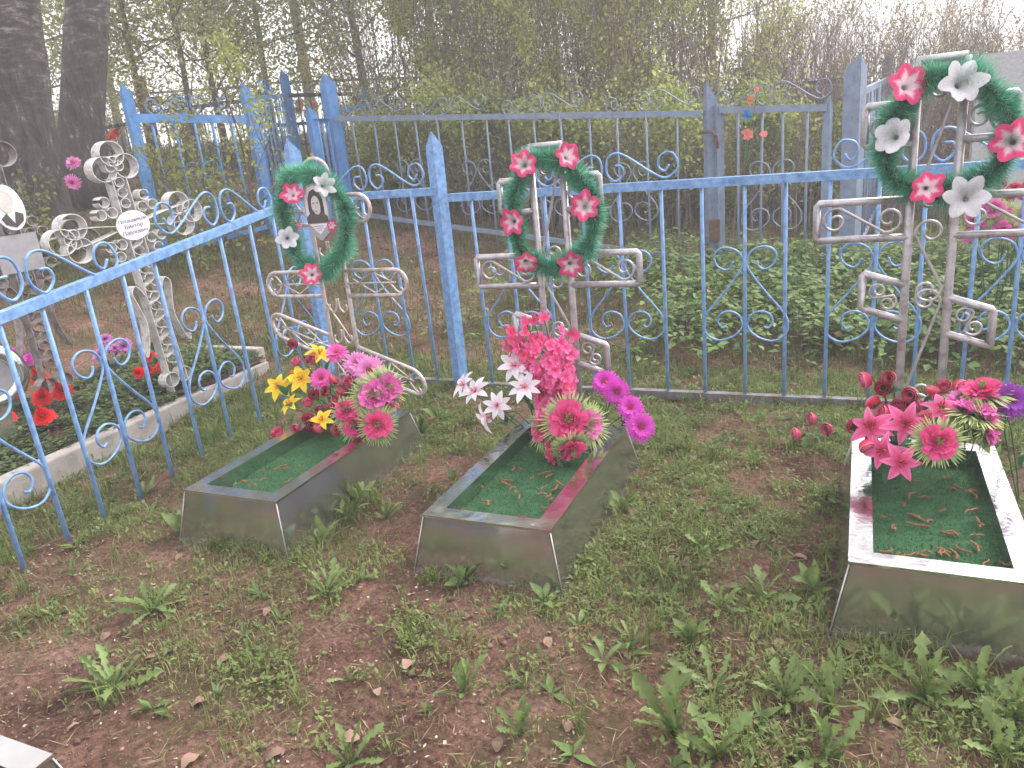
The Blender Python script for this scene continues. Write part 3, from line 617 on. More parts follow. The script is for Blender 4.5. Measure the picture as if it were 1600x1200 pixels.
# ------------------------------------------------------------------ cloth flowers (prototypes, radius about 1, facing +Z)
def lin(h):
    h = h.lstrip('#'); c = [int(h[i:i + 2], 16) / 255 for i in (0, 2, 4)]; return tuple(((x + 0.055) / 1.055) ** 2.4 if x > 0.04045 else x / 12.92 for x in c)
TINT = (.86, .70, .90)
def linp(h): c = lin(h); return (c[0] * TINT[0], c[1] * TINT[1], c[2] * TINT[2])
def mixc(a, b, t): return tuple(a[i] * (1 - t) + b[i] * t for i in range(3))
def petunia(edge, mid, core, seed, lobes=6):
    rd = random.Random(seed); m = MB(); na, nr = lobes * 8, 7; amp = [rd.uniform(.5, 1.15) for _ in range(lobes)]; lift = [rd.uniform(-.45, .42) for _ in range(lobes)]
    for j in range(nr + 1):
        t = j / nr
        for i in range(na):
            a = 2 * PI * i / na; k = i // 8; ph = (i % 8) / 8
            lobe = (1 - abs(2 * ph - 1) ** 1.4); am = amp[k] * lobe + (1 - lobe) * 0.95
            rr = .07 + .93 * t * (.72 * (1 - max(0, t - .4) / .6) + (.68 + .34 * lobe * am) * max(0, t - .4) / .6)
            z = -.62 + .80 * t ** .62 + .10 * t * (lobe - .5) + lift[k] * lobe * t * t * .8 - .13 * t ** 4 + rd.uniform(-.035, .035) * t
            c = core if t < .12 else mixc(mid, edge, min(1, max(0, (t - .34 - .22 * lobe) / .2)))
            if abs(ph - .5) < .1 and t < .85: c = mixc(c, mid, .5)
            m.v((rr * math.cos(a), rr * math.sin(a), z), c)
    for j in range(nr):
        for i in range(na): m.f(j * na + i, j * na + (i + 1) % na, (j + 1) * na + (i + 1) % na, (j + 1) * na + i)
    return m.mesh('flower', 'petal', True)
def petal_mesh(L, w, base, tip, curl=.25, fold=.12, vein=None, blunt=.6, seg=6, lift=.25):
    m = MB()
    for j in range(seg + 1):
        t = j / seg; hw = w * (math.sin(PI * min(1, t ** blunt * .97 + .03)) ** .8) * (1 if t < .999 else .0) + (.004 if t < .99 else 0)
        x = L * t; z = lift * L * math.sin(t * 1.9) - curl * L * t * t
        c = mixc(base, tip, min(1, t * 1.3))
        m.v((x, -hw, z + fold * hw), c); m.v((x, 0, z - fold * hw * .4), mixc(c, vein, .55) if vein else c); m.v((x, hw, z + fold * hw), c)
    for j in range(seg):
        k = j * 3; m.f(k, k + 1, k + 4, k + 3); m.f(k + 1, k + 2, k + 5, k + 4)
    return m.mesh('petal', 'petal', True)
def stamen_mesh(col, tipc, n=6, L=.45, seed=1):
    rd = random.Random(seed); m = MB(); m.col = col; m.tube([(0, 0, -.25), (0, 0, -.02), (0, 0, .05)], [.05, .11, .03], 6)
    for i in range(n):
        a = 2 * PI * i / n + rd.uniform(-.3, .3); r = rd.uniform(.12, .22); m.col = tipc
        m.tube([(0, 0, 0), (r * .6 * math.cos(a), r * .6 * math.sin(a), L * .6), (r * math.cos(a), r * math.sin(a), L)], [.02, .02, .045], 4)
    return m.mesh('flower', 'petal', True)
def rosebud(dark, light, seed):
    rd = random.Random(seed); m = MB(); m.col = dark
    for ring, (R, Hh, n) in enumerate(((.34, 1.25, 3), (.56, 1.2, 4), (.8, 1.0, 5))):
        for k in range(n):
            a0 = 2 * PI * k / n + ring * .7 + rd.uniform(-.15, .15); wd = 2 * PI / n * .75; ids = []
            for j in range(4):
                t = j / 3
                for i in range(5):
                    q = (i / 4 - .5) * 2; a = a0 + q * wd; rr = R * (.45 + .75 * math.sin(PI * (.18 + .5 * t))) * (1 + .06 * math.cos(q * 2)) + (.12 * t ** 3)
                    z = -.55 + Hh * t * (1 - .16 * q * q); ids.append(m.v((rr * math.cos(a), rr * math.sin(a), z), mixc(dark, light, max(0, (t - .55)) * 1.7 * (.5 + .5 * rd.random()))))
            for j in range(3):
                for i in range(4): m.f(ids[j * 5 + i], ids[j * 5 + i + 1], ids[j * 5 + i + 6], ids[j * 5 + i + 5])
    m.col = lin('#2c5a34'); m.tube([(0, 0, -.95), (0, 0, -.6), (0, 0, -.35)], [.1, .42, .5], 6)
    for k in range(5):
        a = 2 * PI * k / 5; b = a + .5; c = a - .5
        i = [m.v((.45 * math.cos(c), .45 * math.sin(c), -.5)), m.v((.45 * math.cos(b), .45 * math.sin(b), -.5)), m.v((.85 * math.cos(a), .85 * math.sin(a), .15))]; m.f(*i)
    return m.mesh('flower', 'petal', True)
def aster(c0, c1, core, n, rows, seed, w=.075):
    rd = random.Random(seed); m = MB()
    for r in range(rows):
        for k in range(n):
            a = 2 * PI * (k + .5 * (r % 2)) / n + rd.uniform(-.06, .06); L = (1 - .17 * r) * rd.uniform(.88, 1.06); up = .10 + .22 * r + rd.uniform(-.06, .06)
            d = (math.cos(a), math.sin(a)); s = (-d[1], d[0]); P = []
            for t, ww in ((.12, .5), (.55, 1), (.85, .85), (1, .12)):
                z = up * t * 1.3 - .22 * t * t
                for q in (-1, 1): P.append(m.v((d[0] * L * t + s[0] * w * ww * q, d[1] * L * t + s[1] * w * ww * q, z), mixc(c0, c1, min(1, t * rd.uniform(.8, 1.3)))))
            for j in range(3): m.f(P[2 * j], P[2 * j + 1], P[2 * j + 3], P[2 * j + 2])
    m.col = core
    for k in range(26):
        a = rd.uniform(0, 6.28); r = rd.uniform(0, .2); m.tube([(r * math.cos(a), r * math.sin(a), .02), (r * 1.2 * math.cos(a), r * 1.2 * math.sin(a), .22 + rd.uniform(0, .12))], [.03, .025], 3)
    return m.mesh('flower', 'petal', True)
def peony(c0, c1, core, seed):
    rd = random.Random(seed); m = MB()
    for ring, (R, n, tilt) in enumerate(((1.0, 11, .35), (.86, 11, .65), (.68, 10, .95), (.5, 8, 1.15), (.34, 6, 1.25))):
        for k in range(n):
            a = 2 * PI * k / n + ring * .4 + rd.uniform(-.2, .2); ids = []; L = R * rd.uniform(.85, 1.1); tl = tilt + rd.uniform(-.2, .2); c2 = mixc(c0, c1, rd.random())
            for j in range(4):
                t = j / 3
                for i in range(5):
                    q = (i / 4 - .5) * 2; rad = .12 + L * t * math.cos(tl * (.4 + .6 * t)) * (1 - .1 * q * q); z = -.1 + L * t * math.sin(tl) * .8 + rd.uniform(-.07, .07) * t + .06 * math.sin(q * 5) * t
                    aa = a + q * (.36 if j else .2) * (1 if j < 3 else .85)
                    ids.append(m.v((rad * math.cos(aa), rad * math.sin(aa), z), mixc(mixc(c2, c0, .2), c1, t * .7)))
            for j in range(3):
                for i in range(4): m.f(ids[j * 5 + i], ids[j * 5 + i + 1], ids[j * 5 + i + 6], ids[j * 5 + i + 5])
    m.col = core
    for k in range(22):
        a = rd.uniform(0, 6.28); r = rd.uniform(.05, .25); m.tube([(0, 0, 0), (r * math.cos(a), r * math.sin(a), .5 + rd.uniform(0, .15))], [.025, .03], 3)
    return m.mesh('flower', 'petal', True)
def collar(seed, n=34, rows=3):
    rd = random.Random(seed); m = MB(); g0, g1 = lin('#4d7a45'), lin('#d9df9c')
    for r in range(rows):
        for k in range(n):
            a = 2 * PI * (k + r * .33) / n + rd.uniform(-.07, .07); L = rd.uniform(1.5, 1.85) - .14 * r; w = .06; d = (math.cos(a), math.sin(a)); s = (-d[1], d[0]); P = []
            up = rd.uniform(-.25, .12) - .12 * r
            for t, ww, zz in ((.3, .8, 0), (.65, 1, .08), (1, .12, .02)):
                for q in (-1, 1): P.append(m.v((d[0] * L * t + s[0] * w * ww * q, d[1] * L * t + s[1] * w * ww * q, -.22 + up * t + zz), mixc(g0, g1, max(0, (t - .4) * 1.6) * rd.uniform(.5, 1.1))))
            for j in range(2): m.f(P[2 * j], P[2 * j + 1], P[2 * j + 3], P[2 * j + 2])
    return m.mesh('leaf_collar', 'petal')
def floret(c0, c1, seed):
    rd = random.Random(seed); m = MB()
    for k in range(9):
        a = 2 * PI * k / 9 + rd.uniform(-.3, .3); L = rd.uniform(.7, 1.15); ids = []; tl = rd.uniform(.15, .75)
        for j, (t, ww) in enumerate(((.05, .08), (.5, .24), (.85, .30), (1.02, .10))):
            for q in (-1, 0, 1): ids.append(m.v((L * t * math.cos(a) * math.cos(tl) - q * ww * math.sin(a), L * t * math.sin(a) * math.cos(tl) + q * ww * math.cos(a), L * t * math.sin(tl) + .1 * q * q * ww + rd.uniform(-.09, .09)), mixc(c0, c1, t * rd.uniform(.3, 1.3))))
        for j in range(3):
            for q in range(2): m.f(ids[j * 3 + q], ids[j * 3 + q + 1], ids[j * 3 + q + 4], ids[j * 3 + q + 3])
    return m.mesh('floret', 'petal', True)
PINK, PALE = lin('#e63c6e'), lin('#f3d9e0')
FL = dict(
    pink=[petunia(lin('#d8447a'), lin('#e6c6d6'), lin('#6d6a60'), s) for s in (1, 2, 3, 21, 22, 23)],
    white=[petunia(lin('#e2dee8'), lin('#d2ced6'), lin('#8f917c'), s) for s in (4, 5, 6, 24, 25)],
    bud=[rosebud(linp('#de2a52'), linp('#fbc0ce'), s) for s in (1, 2, 3)],
    bud2=[rosebud(linp('#e5486a'), linp('#f9c0cc'), s) for s in (5, 6)],
    aster=[aster(linp('#d93a9a'), linp('#ee7fc6'), linp('#e8823c'), 26, 3, s) for s in (1, 2)],
    aster_pale=[aster(linp('#dc6fae'), linp('#f0b2d8'), linp('#e58b55'), 24, 3, s) for s in (3, 4)],
    magenta=[aster(linp('#c02aa0'), linp('#e85fd0'), linp('#f07a3c'), 28, 3, s) for s in (5, 6)],
    purple=[aster(linp('#6c1f86'), linp('#a04ab8'), linp('#d0485e'), 26, 3, s) for s in (7, 8)],
    lilac=[aster(linp('#9a2c8c'), linp('#d39ad0'), linp('#8a2c6c'), 12, 2, s, .13) for s in (9, 10)],
    zinnia=[aster(lin('#c8182a'), lin('#f02a36'), lin('#b81420'), 24, 7, s, .11) for s in (11, 12)],
    peony=[peony(linp('#c92a62'), linp('#f0679a'), linp('#9db15a'), s) for s in (1, 2)],
    peony2=[peony(linp('#d13a90'), linp('#f58fcb'), linp('#a9b565'), s) for s in (3, 4)],
    floret=[floret(linp('#ff3d8a'), linp('#ffa8d2'), s) for s in (1, 2, 3)],
    floret2=[floret(linp('#ff4a82'), linp('#ff8fb8'), s) for s in (4, 5)])
COLLAR = [collar(1), collar(2)]
LILY = {'yellow': (petal_mesh(1, .27, lin('#f0c425'), lin('#fbe84a'), .3, .15, lin('#f0c020')), stamen_mesh(lin('#e0b020'), lin('#e0801c')), 6),
        'pink': (petal_mesh(1, .24, linp('#d02a66'), linp('#ff9cc6'), .38, .15, linp('#d8386a')), stamen_mesh(linp('#c8d070'), linp('#b03828'), 6, .5, 2), 6),
        'daisy': (petal_mesh(1, .21, lin('#e9c6d6'), lin('#e8e6f0'), .22, .15, lin('#d8d0dc'), .8), stamen_mesh(lin('#e0708c'), lin('#e77a92'), 7, .3, 3), 8)}
LEAFG = [petal_mesh(1, .22, lin('#1f4a30'), lin('#3b6b45'), .35, .2, lin('#28553a')), petal_mesh(1, .3, lin('#2a5238'), lin('#4a7a52'), .45, .2, lin('#35603f'))]
SILV = petal_mesh(1, .2, lin('#a9b6b0'), lin('#d5dcd8'), .3, .15)
TOCAM = lambda p: unit(CP - np.asarray(p))
def aim(p, jit=.35, up=.25, side=None):
    n = TOCAM(p) + np.array([0, 0, up]) + rng.normal(size=3) * jit
    if side is not None: n = n + np.asarray(side)
    return unit(n)
def bouquet(name, base, label, blooms, nleaf=10, cat='flowers', stem_r=.0032, leafs=(.05, .09), spread=.12):
    """blooms: (kind, point, radius, normal)"""
    base = np.asarray(base, float); t = thing(name, base, label, cat); st = MB()
    for kind, p, r, n in blooms:
        lp = np.asarray(p) - base; n = np.asarray(n, float)
        mid = lp * .55 - n * r * 1.2 + np.array([0, 0, .03])
        bk = lp - n * r * (.8 if kind in ('bud', 'bud2') else .5)
        st.tube([(0, 0, 0), mid * .6, mid * .5 + bk * .5 - n * r * .4, bk], stem_r, 4, False)
        if kind in LILY:
            pm, sm, k = LILY[kind]; mt = place(lp, n, r); fo = inst('flower', sm, t, mtx=mt)
            for i in range(k):
                sc = random.uniform(.9, 1.08)
                inst('petal', pm, fo, mtx=Matrix.Rotation(2 * PI * i / k + random.uniform(-.1, .1), 4, 'Z') @ Matrix.Rotation(random.uniform(-.14, .14) - (.12 if i % 2 else 0), 4, 'Y') @ Matrix.Translation((.05, 0, 0)) @ Matrix.Diagonal((sc, sc, sc, 1)))
        else:
            fo = inst('flower', random.choice(FL[kind]), t, mtx=place(lp, n, r))
            if kind.startswith('peony'): inst('leaf_collar', random.choice(COLLAR), fo)
    st.build('stems', 'stem', t, True)
    for i in range(nleaf):
        k, p, r, n = random.choice(blooms); lp = (np.asarray(p) - base) * random.uniform(.35, .9) + rng.normal(size=3) * .02
        s = random.uniform(*leafs); d = unit(rng.normal(size=3) * .8 + lp / max(.05, np.linalg.norm(lp)) + TOCAM(p) * .5)
        q = Vector(d).to_track_quat('X', 'Z').to_matrix().to_4x4()
        inst('leaf', random.choice(LEAFG), t, mtx=Matrix.Translation(Vector([float(a) for a in lp])) @ q @ Matrix.Rotation(random.uniform(-1, 1), 4, 'X') @ Matrix.Diagonal((s, s, s, 1)))
    return t
def bl(kind, pts, y, r, jit=.35, up=.25, side=None, rv=.12):
    out = []
    for q in pts:
        u, v = q[0], q[1]; yy = q[2] if len(q) > 2 else y; p = PY(u, v, yy); p[2] = max(p[2], .24)
        sd_ = q[3] if len(q) > 3 else side
        out.append((kind, p, r * random.uniform(1 - rv, 1 + rv), aim(p, jit, up, sd_)))
    return out

# ------------------------------------------------------------------ wreaths on the crosses
def wreath(cx, cz, rx, rz, y, rt, label, flowers, nn=24000, seed=1, tilt=0.0, lightside=None):
    r = np.random.default_rng(seed); t = thing('wreath', (cx, y, cz - rz), label, 'wreath')
    a = r.uniform(0, 2 * PI, nn); b = r.uniform(0, 2 * PI, nn)
    wob = 1 + .05 * np.sin(a * 3 + seed) + .03 * np.sin(a * 7)
    C = np.c_[rx * np.cos(a) * wob, np.zeros(nn), rz * np.sin(a) * wob + rz]
    er = unit(np.c_[np.cos(a) / rx, np.zeros(nn), np.sin(a) / rz]); ey = np.array([0, -1.0, 0]); tg = np.cross(er, ey)
    d = er * np.cos(b)[:, None] + ey * np.sin(b)[:, None]; d = unit(d + r.normal(size=(nn, 3)) * .22)
    L = rt * r.uniform(.6, 1.22, nn) * (1 + .18 * np.sin(a * 9 + seed)); w = r.uniform(.0018, .0036, nn)
    sde = unit(np.cross(d, tg + r.normal(size=(nn, 3)) * .6))
    V = np.stack([C - sde * w[:, None] / 2, C + sde * w[:, None] / 2, C + d * L[:, None]], 1).reshape(-1, 3)
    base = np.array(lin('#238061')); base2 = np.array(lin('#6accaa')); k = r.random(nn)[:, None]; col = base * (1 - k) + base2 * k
    sp = r.random(nn) < .06; col[sp] = np.array(lin('#d8e4e0'))  # sparse white needles: the tinsel's glints put into the colour
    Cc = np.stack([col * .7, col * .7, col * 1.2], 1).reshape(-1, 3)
    inst('tinsel', np_mesh('tinsel', V, np.arange(nn * 3).reshape(-1, 3), Cc, 'tinsel'), t)
    MB().tube([(rx * math.cos(q), 0, rz * math.sin(q) + rz) for q in np.linspace(0, 2 * PI, 40)[:-1]], rt * .25, 5, closed=True).build('wire_ring', 'stem', t, True)
    for (u, v, kind, rad, sd_) in flowers:
        p = PY(u, v, y - rt * .95); lp = p - np.array([cx, y, cz - rz])
        inst('flower', random.choice(FL[kind]), t, mtx=place(lp, aim(p, .10, .05, sd_), rad))
    return t
wreath(-2.69, 1.285, .205, .265, 3.375, .072, 'oval green tinsel wreath around the portrait on the left cross',
       [(456, 303, 'pink', .066, (-.3, 0, .1)), (507, 289, 'white', .062, (.9, .2, .2)), (449, 372, 'white', .064, (-.1, 0, -.1)), (487, 428, 'pink', .066, (0, 0, .1)), (519, 352, 'pink', .035, (.9, 0, 0)), (468, 352, 'pink', .03, (-.9, .4, 0))], seed=1)
wreath(-1.318, 1.25, .205, .255, 3.385, .068, 'oval green tinsel wreath with six pink flowers on the middle cross',
       [(818, 256, 'pink', .070, (-.2, 0, .3)), (888, 243, 'pink', .066, (.7, 0, .4)), (800, 346, 'pink', .068, (-.2, 0, 0)), (913, 322, 'pink', .074, (.1, 0, .1)), (822, 412, 'pink', .064, (0, 0, -.5)), (893, 414, 'pink', .068, (.2, 0, -.3))], seed=2)
wreath(.285, 1.455, .205, .21, 3.375, .074, 'round green tinsel wreath with pink and white flowers on the tallest cross',
       [(1420, 131, 'pink', .080, (.4, 0, .3)), (1505, 128, 'white', .082, (.6, 0, .3)), (1395, 212, 'white', .078, (-.5, 0, .3)), (1582, 220, 'pink', .080, (0, 0, .1)), (1449, 293, 'pink', .066, (.1, 0, -.1)), (1510, 308, 'white', .080, (0, 0, .1))], seed=3)

# ------------------------------------------------------------------ bouquets on the graves
gx1, gx2, gx3 = -2.48, -1.25, .27
bouquet('lily_spray', (-2.60, 3.20, .19), 'spray of bright yellow lilies leaning left on the left grave',
        bl('yellow', [(435, 605, 3.16, (-.5, 0, .2)), (471, 592, 3.18, (-.1, 0, .2)), (460, 588, 3.2, (-.7, .3, .1)), (499, 553, 3.25, (.2, .3, .8)), (455, 633, 3.12, (-1, .4, -.2)), (504, 657, 3.02, (-.3, 0, -.4))], 3.2, .082), 5)
bouquet('rosebud_spray', (-2.52, 3.15, .19), 'spray of small crimson rosebuds spilling over the rim of the left grave',
        bl('bud', [(457, 538, 3.22), (463, 565, 3.2), (487, 561, 3.2), (521, 593), (543, 597), (507, 611), (490, 617), (481, 629), (525, 626), (502, 641), (481, 655, 3.02), (498, 670, 2.98), (486, 664, 3.0), (466, 683, 2.95), (438, 698, 2.88), (527, 672, 2.98), (535, 610), (515, 640)], 3.1, .033, .7, .5), 26)
bouquet('peony_bouquet', (-2.36, 3.1, .19), 'pink cloth peonies with spiky green collars on the left grave',
        bl('peony2', [(585, 617, 3.0), (604, 606, 3.06, (.5, .2, .4))], 3.05, .082) + bl('peony', [(541, 641, 2.98, (-.3, 0, 0)), (590, 664, 2.93, (.1, 0, -.2)), (612, 622, 3.08, (.9, .3, .2)), (555, 664, 2.96, (-.2, .2, -.5))], 3.0, .066), 8)
bouquet('aster_spray', (-2.46, 3.24, .19), 'pale pink asters with orange centres above the peonies on the left grave',
        bl('aster_pale', [(557, 570, 3.2), (577, 579, 3.17)], 3.2, .085, .2) + bl('aster', [(502, 592, 3.15, (-.2, 0, 0)), (526, 552, 3.22, (.1, .2, .8))], 3.2, .072), 6)
bouquet('daisy_spray', (-1.40, 3.15, .19), 'spray of white daisy like flowers hanging left of the middle grave',
        bl('daisy', [(725, 602, 3.18, (-1.0, .5, 0)), (743, 612, 3.15, (-.9, .5, 0)), (777, 634, 3.1, (.1, 0, 0)), (820, 606, 3.1), (805, 572, 3.16, (-.2, 0, .5)), (760, 652, 3.12, (-1, .5, -.6))], 3.1, .082, .15), 10)
t = thing('blossom_spike', (-1.27, 3.24, .19), 'tall dense spike of bright pink cloth blossoms on the middle grave', 'flowers')
path = [(836, 522, 50), (844, 543, 50), (852, 563, 44), (858, 585, 34), (865, 605, 27), (868, 625, 20), (862, 640, 14)]
st = MB(); st.tube([(0, 0, 0), (.01, .01, .2), (.0, .02, .42)], .006, 5)
base = np.array([-1.27, 3.24, .19])
for i in range(155):
    k = random.random() ** .85 * (len(path) - 1); a = path[int(k)]; b = path[min(int(k) + 1, len(path) - 1)]; fr = k - int(k)
    u = a[0] + (b[0] - a[0]) * fr; v = a[1] + (b[1] - a[1]) * fr; w = a[2] + (b[2] - a[2]) * fr
    off = random.uniform(-1, 1); dep = random.uniform(-1, 1); p = PY(u + off * w, v + random.uniform(-12, 12), 3.2); p[1] += dep * .055
    n = unit(np.array([off * 1.0, -1.1 + .3 * dep, .35]) + rng.normal(size=3) * .35)
    inst('floret', random.choice(FL['floret'] if i % 3 else FL['floret2']), t, mtx=place(p - base, n, random.uniform(.03, .042)))
for q in ((797, 518), (850, 497), (822, 505), (833, 500)):
    p = PY(q[0], q[1], 3.22); inst('floret', random.choice(FL['floret2']), t, mtx=place(p - base, aim(p, .5, .6), .034)); st.tube([(0, .01, .3), (p - base) * .8 + np.array([0, 0, .03]), p - base], .003, 4)
st.build('stems', 'stem', t, True)
bouquet('peony_bouquet', (-1.23, 3.1, .19), 'pink cloth peonies with spiky yellow green collars at the head of the middle grave',
        bl('peony', [(848, 668, 2.99, (-.5, 0, -.1)), (893, 702, 2.9, (.1, 0, -.4)), (862, 708, 2.93, (-.6, .3, -.6))], 3.0, .064) + bl('peony', [(889, 656, 2.96)], 2.96, .078, .1) + bl('peony2', [(918, 662, 3.0, (1, .2, .1)), (862, 652, 3.05, (-.2, .3, .6))], 3.0, .066), 8)
bouquet('aster_spray', (-1.10, 3.28, .2), 'row of magenta asters bending down to the right of the middle grave',
        bl('magenta', [(945, 597, 3.33, (-.2, 0, .3)), (963, 612, 3.28), (985, 637, 3.2), (1001, 667, 3.1, (.3, 0, -.1))], 3.25, .070, .18), 8)
bouquet('lily_bouquet', (.20, 3.12, .19), 'bunch of pink star shaped lilies over the head of the right grave',
        bl('pink', [(1362, 668, 2.98, (-.4, 0, .1)), (1414, 663, 2.96), (1470, 640, 3.02, (.2, .1, .4)), (1407, 722, 2.84, (.05, 0, -.2)), (1382, 704, 2.9, (-.5, .2, -.5))], 2.98, .078, .12), 12)
bouquet('rosebud_spray', (.17, 3.24, .19), 'cluster of small red rosebuds above the pink lilies of the right grave',
        bl('bud', [(1352, 594), (1380, 606), (1390, 591), (1365, 629), (1423, 616), (1378, 645, 3.05), (1433, 635), (1406, 633), (1419, 635), (1445, 655, 2.98), (1335, 667, 3.02), (1361, 660, 3.0), (1354, 697, 2.92), (1459, 611), (1475, 604), (1466, 618), (1500, 603), (1390, 642)], 3.18, .031, .7, .5), 30)
bouquet('peony_bouquet', (.42, 3.16, .19), 'bright pink peonies with spiky collars at the right end of the lilies',
        bl('peony2', [(1522, 640, 3.02, (.2, .1, .3)), (1546, 668, 3.0, (.9, 0, 0)), (1508, 632, 3.08, (-.1, .3, .6))], 3.05, .070) + bl('peony', [(1466, 690, 2.86, (.1, 0, -.1)), (1535, 610, 3.12, (.3, .4, .7))], 2.9, .060), 9)
bouquet('aster_flower', (.62, 3.2, .03), 'single deep purple aster beside the right grave at the picture edge', bl('purple', [(1577, 626, 3.12, (.3, 0, .3))], 3.1, .075, .1) + bl('purple', [(1562, 617, 3.16, (-.5, .4, .6))], 3.1, .05, .1), 6)
pp = [G(u, v, .05) for u, v in ((1268, 663), (1243, 688), (1293, 680))]
bouquet('rosebud_sprig', np.mean(pp, 0) * np.array([1, 1, 0]) + np.array([.06, .02, .01]), 'sprig of three pale red rosebuds on the grass left of the right grave', [('bud2', p + np.array([0, 0, .03]), .032, unit(np.array([-.6, -.6, .5]) + rng.normal(size=3) * .4)) for p in pp], 3)
p = D(118, 268, 5.5)
bouquet('aster_spray', (p[0] + .16, p[1] + .1, p[2] - .1), 'spiky pink cloth flowers tucked into the top of the white strip cross', [('aster_pale', p + np.array([0, 0, .05]), .052, aim(p, .1, .3, (-.5, 0, .6))), ('aster_pale', p + np.array([-.02, -.02, -.06]), .055, aim(p, .1, .1, (-.4, 0, -.4)))], 0)

# ------------------------------------------------------------------ neighbour's plot on the left
KX = -4.10
t = thing('grave_kerb', (KX, 2.0, 0), 'weathered concrete kerb round the planted grave behind the left fence', 'kerb')
def kerb(x0, y0, x1, y1, zt, w=.09):
    d = Vector((x1 - x0, y1 - y0)).normalized(); n_ = Vector((-d.y, d.x)) * w / 2; m = MB()
    P = [(x0 - n_.x, y0 - n_.y), (x1 - n_.x, y1 - n_.y), (x1 + n_.x, y1 + n_.y), (x0 + n_.x, y0 + n_.y)]
    m.hexa([(p[0], p[1], -.15) for p in P], [(p[0] * 1 + .012 * (1 if k > 1 else -1) * 0, p[1], zt + (.01 if k % 2 else 0)) for k, p in enumerate(P)]); o = m.build('kerb_stone', 'concrete', t)
    bv = o.modifiers.new('edge', 'BEVEL'); bv.width = .012; bv.segments = 2
kerb(.02, .0, -.04, 2.3, .165); kerb(-.1, 2.3 + .05, -1.25, 2.36, .26); kerb(-1.2, .0, -1.25, 2.25, .2)
nb = MB(); n1, n2 = 22, 40
for j in range(n2 + 1):
    for i in range(n1 + 1):
        x = -5.3 + 1.18 * i / n1; y = 2.0 + 2.33 * j / n2; nb.v((x, y, .12 + .05 * float(vnoise(x * 4, y * 4, 2)) + .05 * sstep(0, .5, (-4.1 - x)) + .06 * sstep(3.2, 4.3, y)))
for j in range(n2):
    for i in range(n1): k = j * (n1 + 1) + i; nb.f(k, k + 1, k + n1 + 2, k + n1 + 1)
o = nb.build('planting_bed', 'soil', None, True); tag(o, None, None, None, 'structure')
BZ = lambda x, y: .12 + .05 * float(vnoise(x * 4, y * 4, 2)) + .05 * float(sstep(0, .5, (-4.1 - x))) + .06 * float(sstep(3.2, 4.3, y))
def on_bed(u, v, z): p = G(u, v, z); return p
def strip_cross(loc, rz, label, mat, hgt_=1.6, zc=None, lean=0.0):
    t = thing('strip_iron_cross', loc, label, 'cross', None, rz); W_ = .07; T_ = .0045
    def st(pts, name='strip', w=W_): MB().strip(pts, w, T_).build(name, mat, t)
    zc = zc or hgt_ - .47; t.rotation_euler = (0, lean, rz); t.scale = (1.17, 1, 1)
    for s in (-1, 1): st([(s * .06, -.1), (s * .052, .4), (s * .047, zc), (s * .045, hgt_ - .17)], 'upright')
    def clover(cx, cz, ang):
        for k, a in enumerate((0, 1.75, -1.75)):
            R = .075; c0 = (cx + math.cos(ang + a) * R * .95, cz + math.sin(ang + a) * R * .95)
            st([(c0[0] + R * math.cos(q), c0[1] + R * math.sin(q)) for q in np.linspace(ang + a + PI * .95, ang + a + PI * 2.98, 22)], 'loop')
            c1 = (cx + math.cos(ang + a) * R * .35, cz + math.sin(ang + a) * R * .35)
            st([(c1[0] + R * .4 * math.cos(q), c1[1] + R * .4 * math.sin(q)) for q in np.linspace(0, 2 * PI, 14)], 'loop', W_ * .8)
    clover(0, hgt_ - .10, PI / 2); clover(-.36, zc, PI); clover(.36, zc, 0)
    for s in (-1, 1):
        for q in (-1, 1):
            st([(s * .10, zc + q * .015), (s * .22, zc + q * .04), (s * .33, zc + q * .052)], 'arm_strip')
            for k, (x, z) in enumerate(((.10, .10), (.13, .17), (.17, .10))):
                st([(s * x + .032 * math.cos(a), zc + q * z + .032 * math.sin(a)) for a in np.linspace(0, 1.8 * PI, 14) + (0 if s > 0 else PI)], 'curl', W_ * .85)
    z = .12; i = 0
    while z < zc - .12:
        s = 1 if i % 2 else -1
        st(cr([(-s * .04, z), (s * .03, z + .03), (s * .035, z + .07), (-s * .005, z + .075), (-s * .03, z + .045)], 4), 'curl', W_ * .85); z += .062; i += 1
    z = zc + .14
    while z < hgt_ - .2: st([(.03 * math.cos(a), z + .03 * math.sin(a)) for a in np.linspace(0, 1.9 * PI, 14)], 'curl', W_ * .85); z += .065
    for s in (-1, 1): st(cr([(s * .055, .62), (s * .10, .70), (s * .135, .66), (s * .12, .58), (s * .10, .45), (s * .13, .30), (s * .16, .24), (s * .17, .28)], 5), 'side_curl')
    st([(.05 * math.cos(a) - .05, .03 + .05 * math.sin(a)) for a in np.linspace(0, 2 * PI, 14)], 'curl'); st([(.05 * math.cos(a) + .05, .03 + .05 * math.sin(a)) for a in np.linspace(0, 2 * PI, 14)], 'curl')
    return t, zc
el = lambda a, b_, n=28: [(a * math.cos(2 * PI * k / n), b_ * math.sin(2 * PI * k / n)) for k in range(n)]
c4 = D(275, 590, 5.55)
t, zc = strip_cross((c4[0], c4[1], c4[2] - .02), math.radians(90), 'white strip iron cross with clover ends and an oval name plate, behind the left fence', 'white_strip', 1.54, None, -.062)
o = MB().plate(el(.108, .092), -.004, .004).build('name_plate', 'plaque_white', t); o.location = (0, -.035, zc)
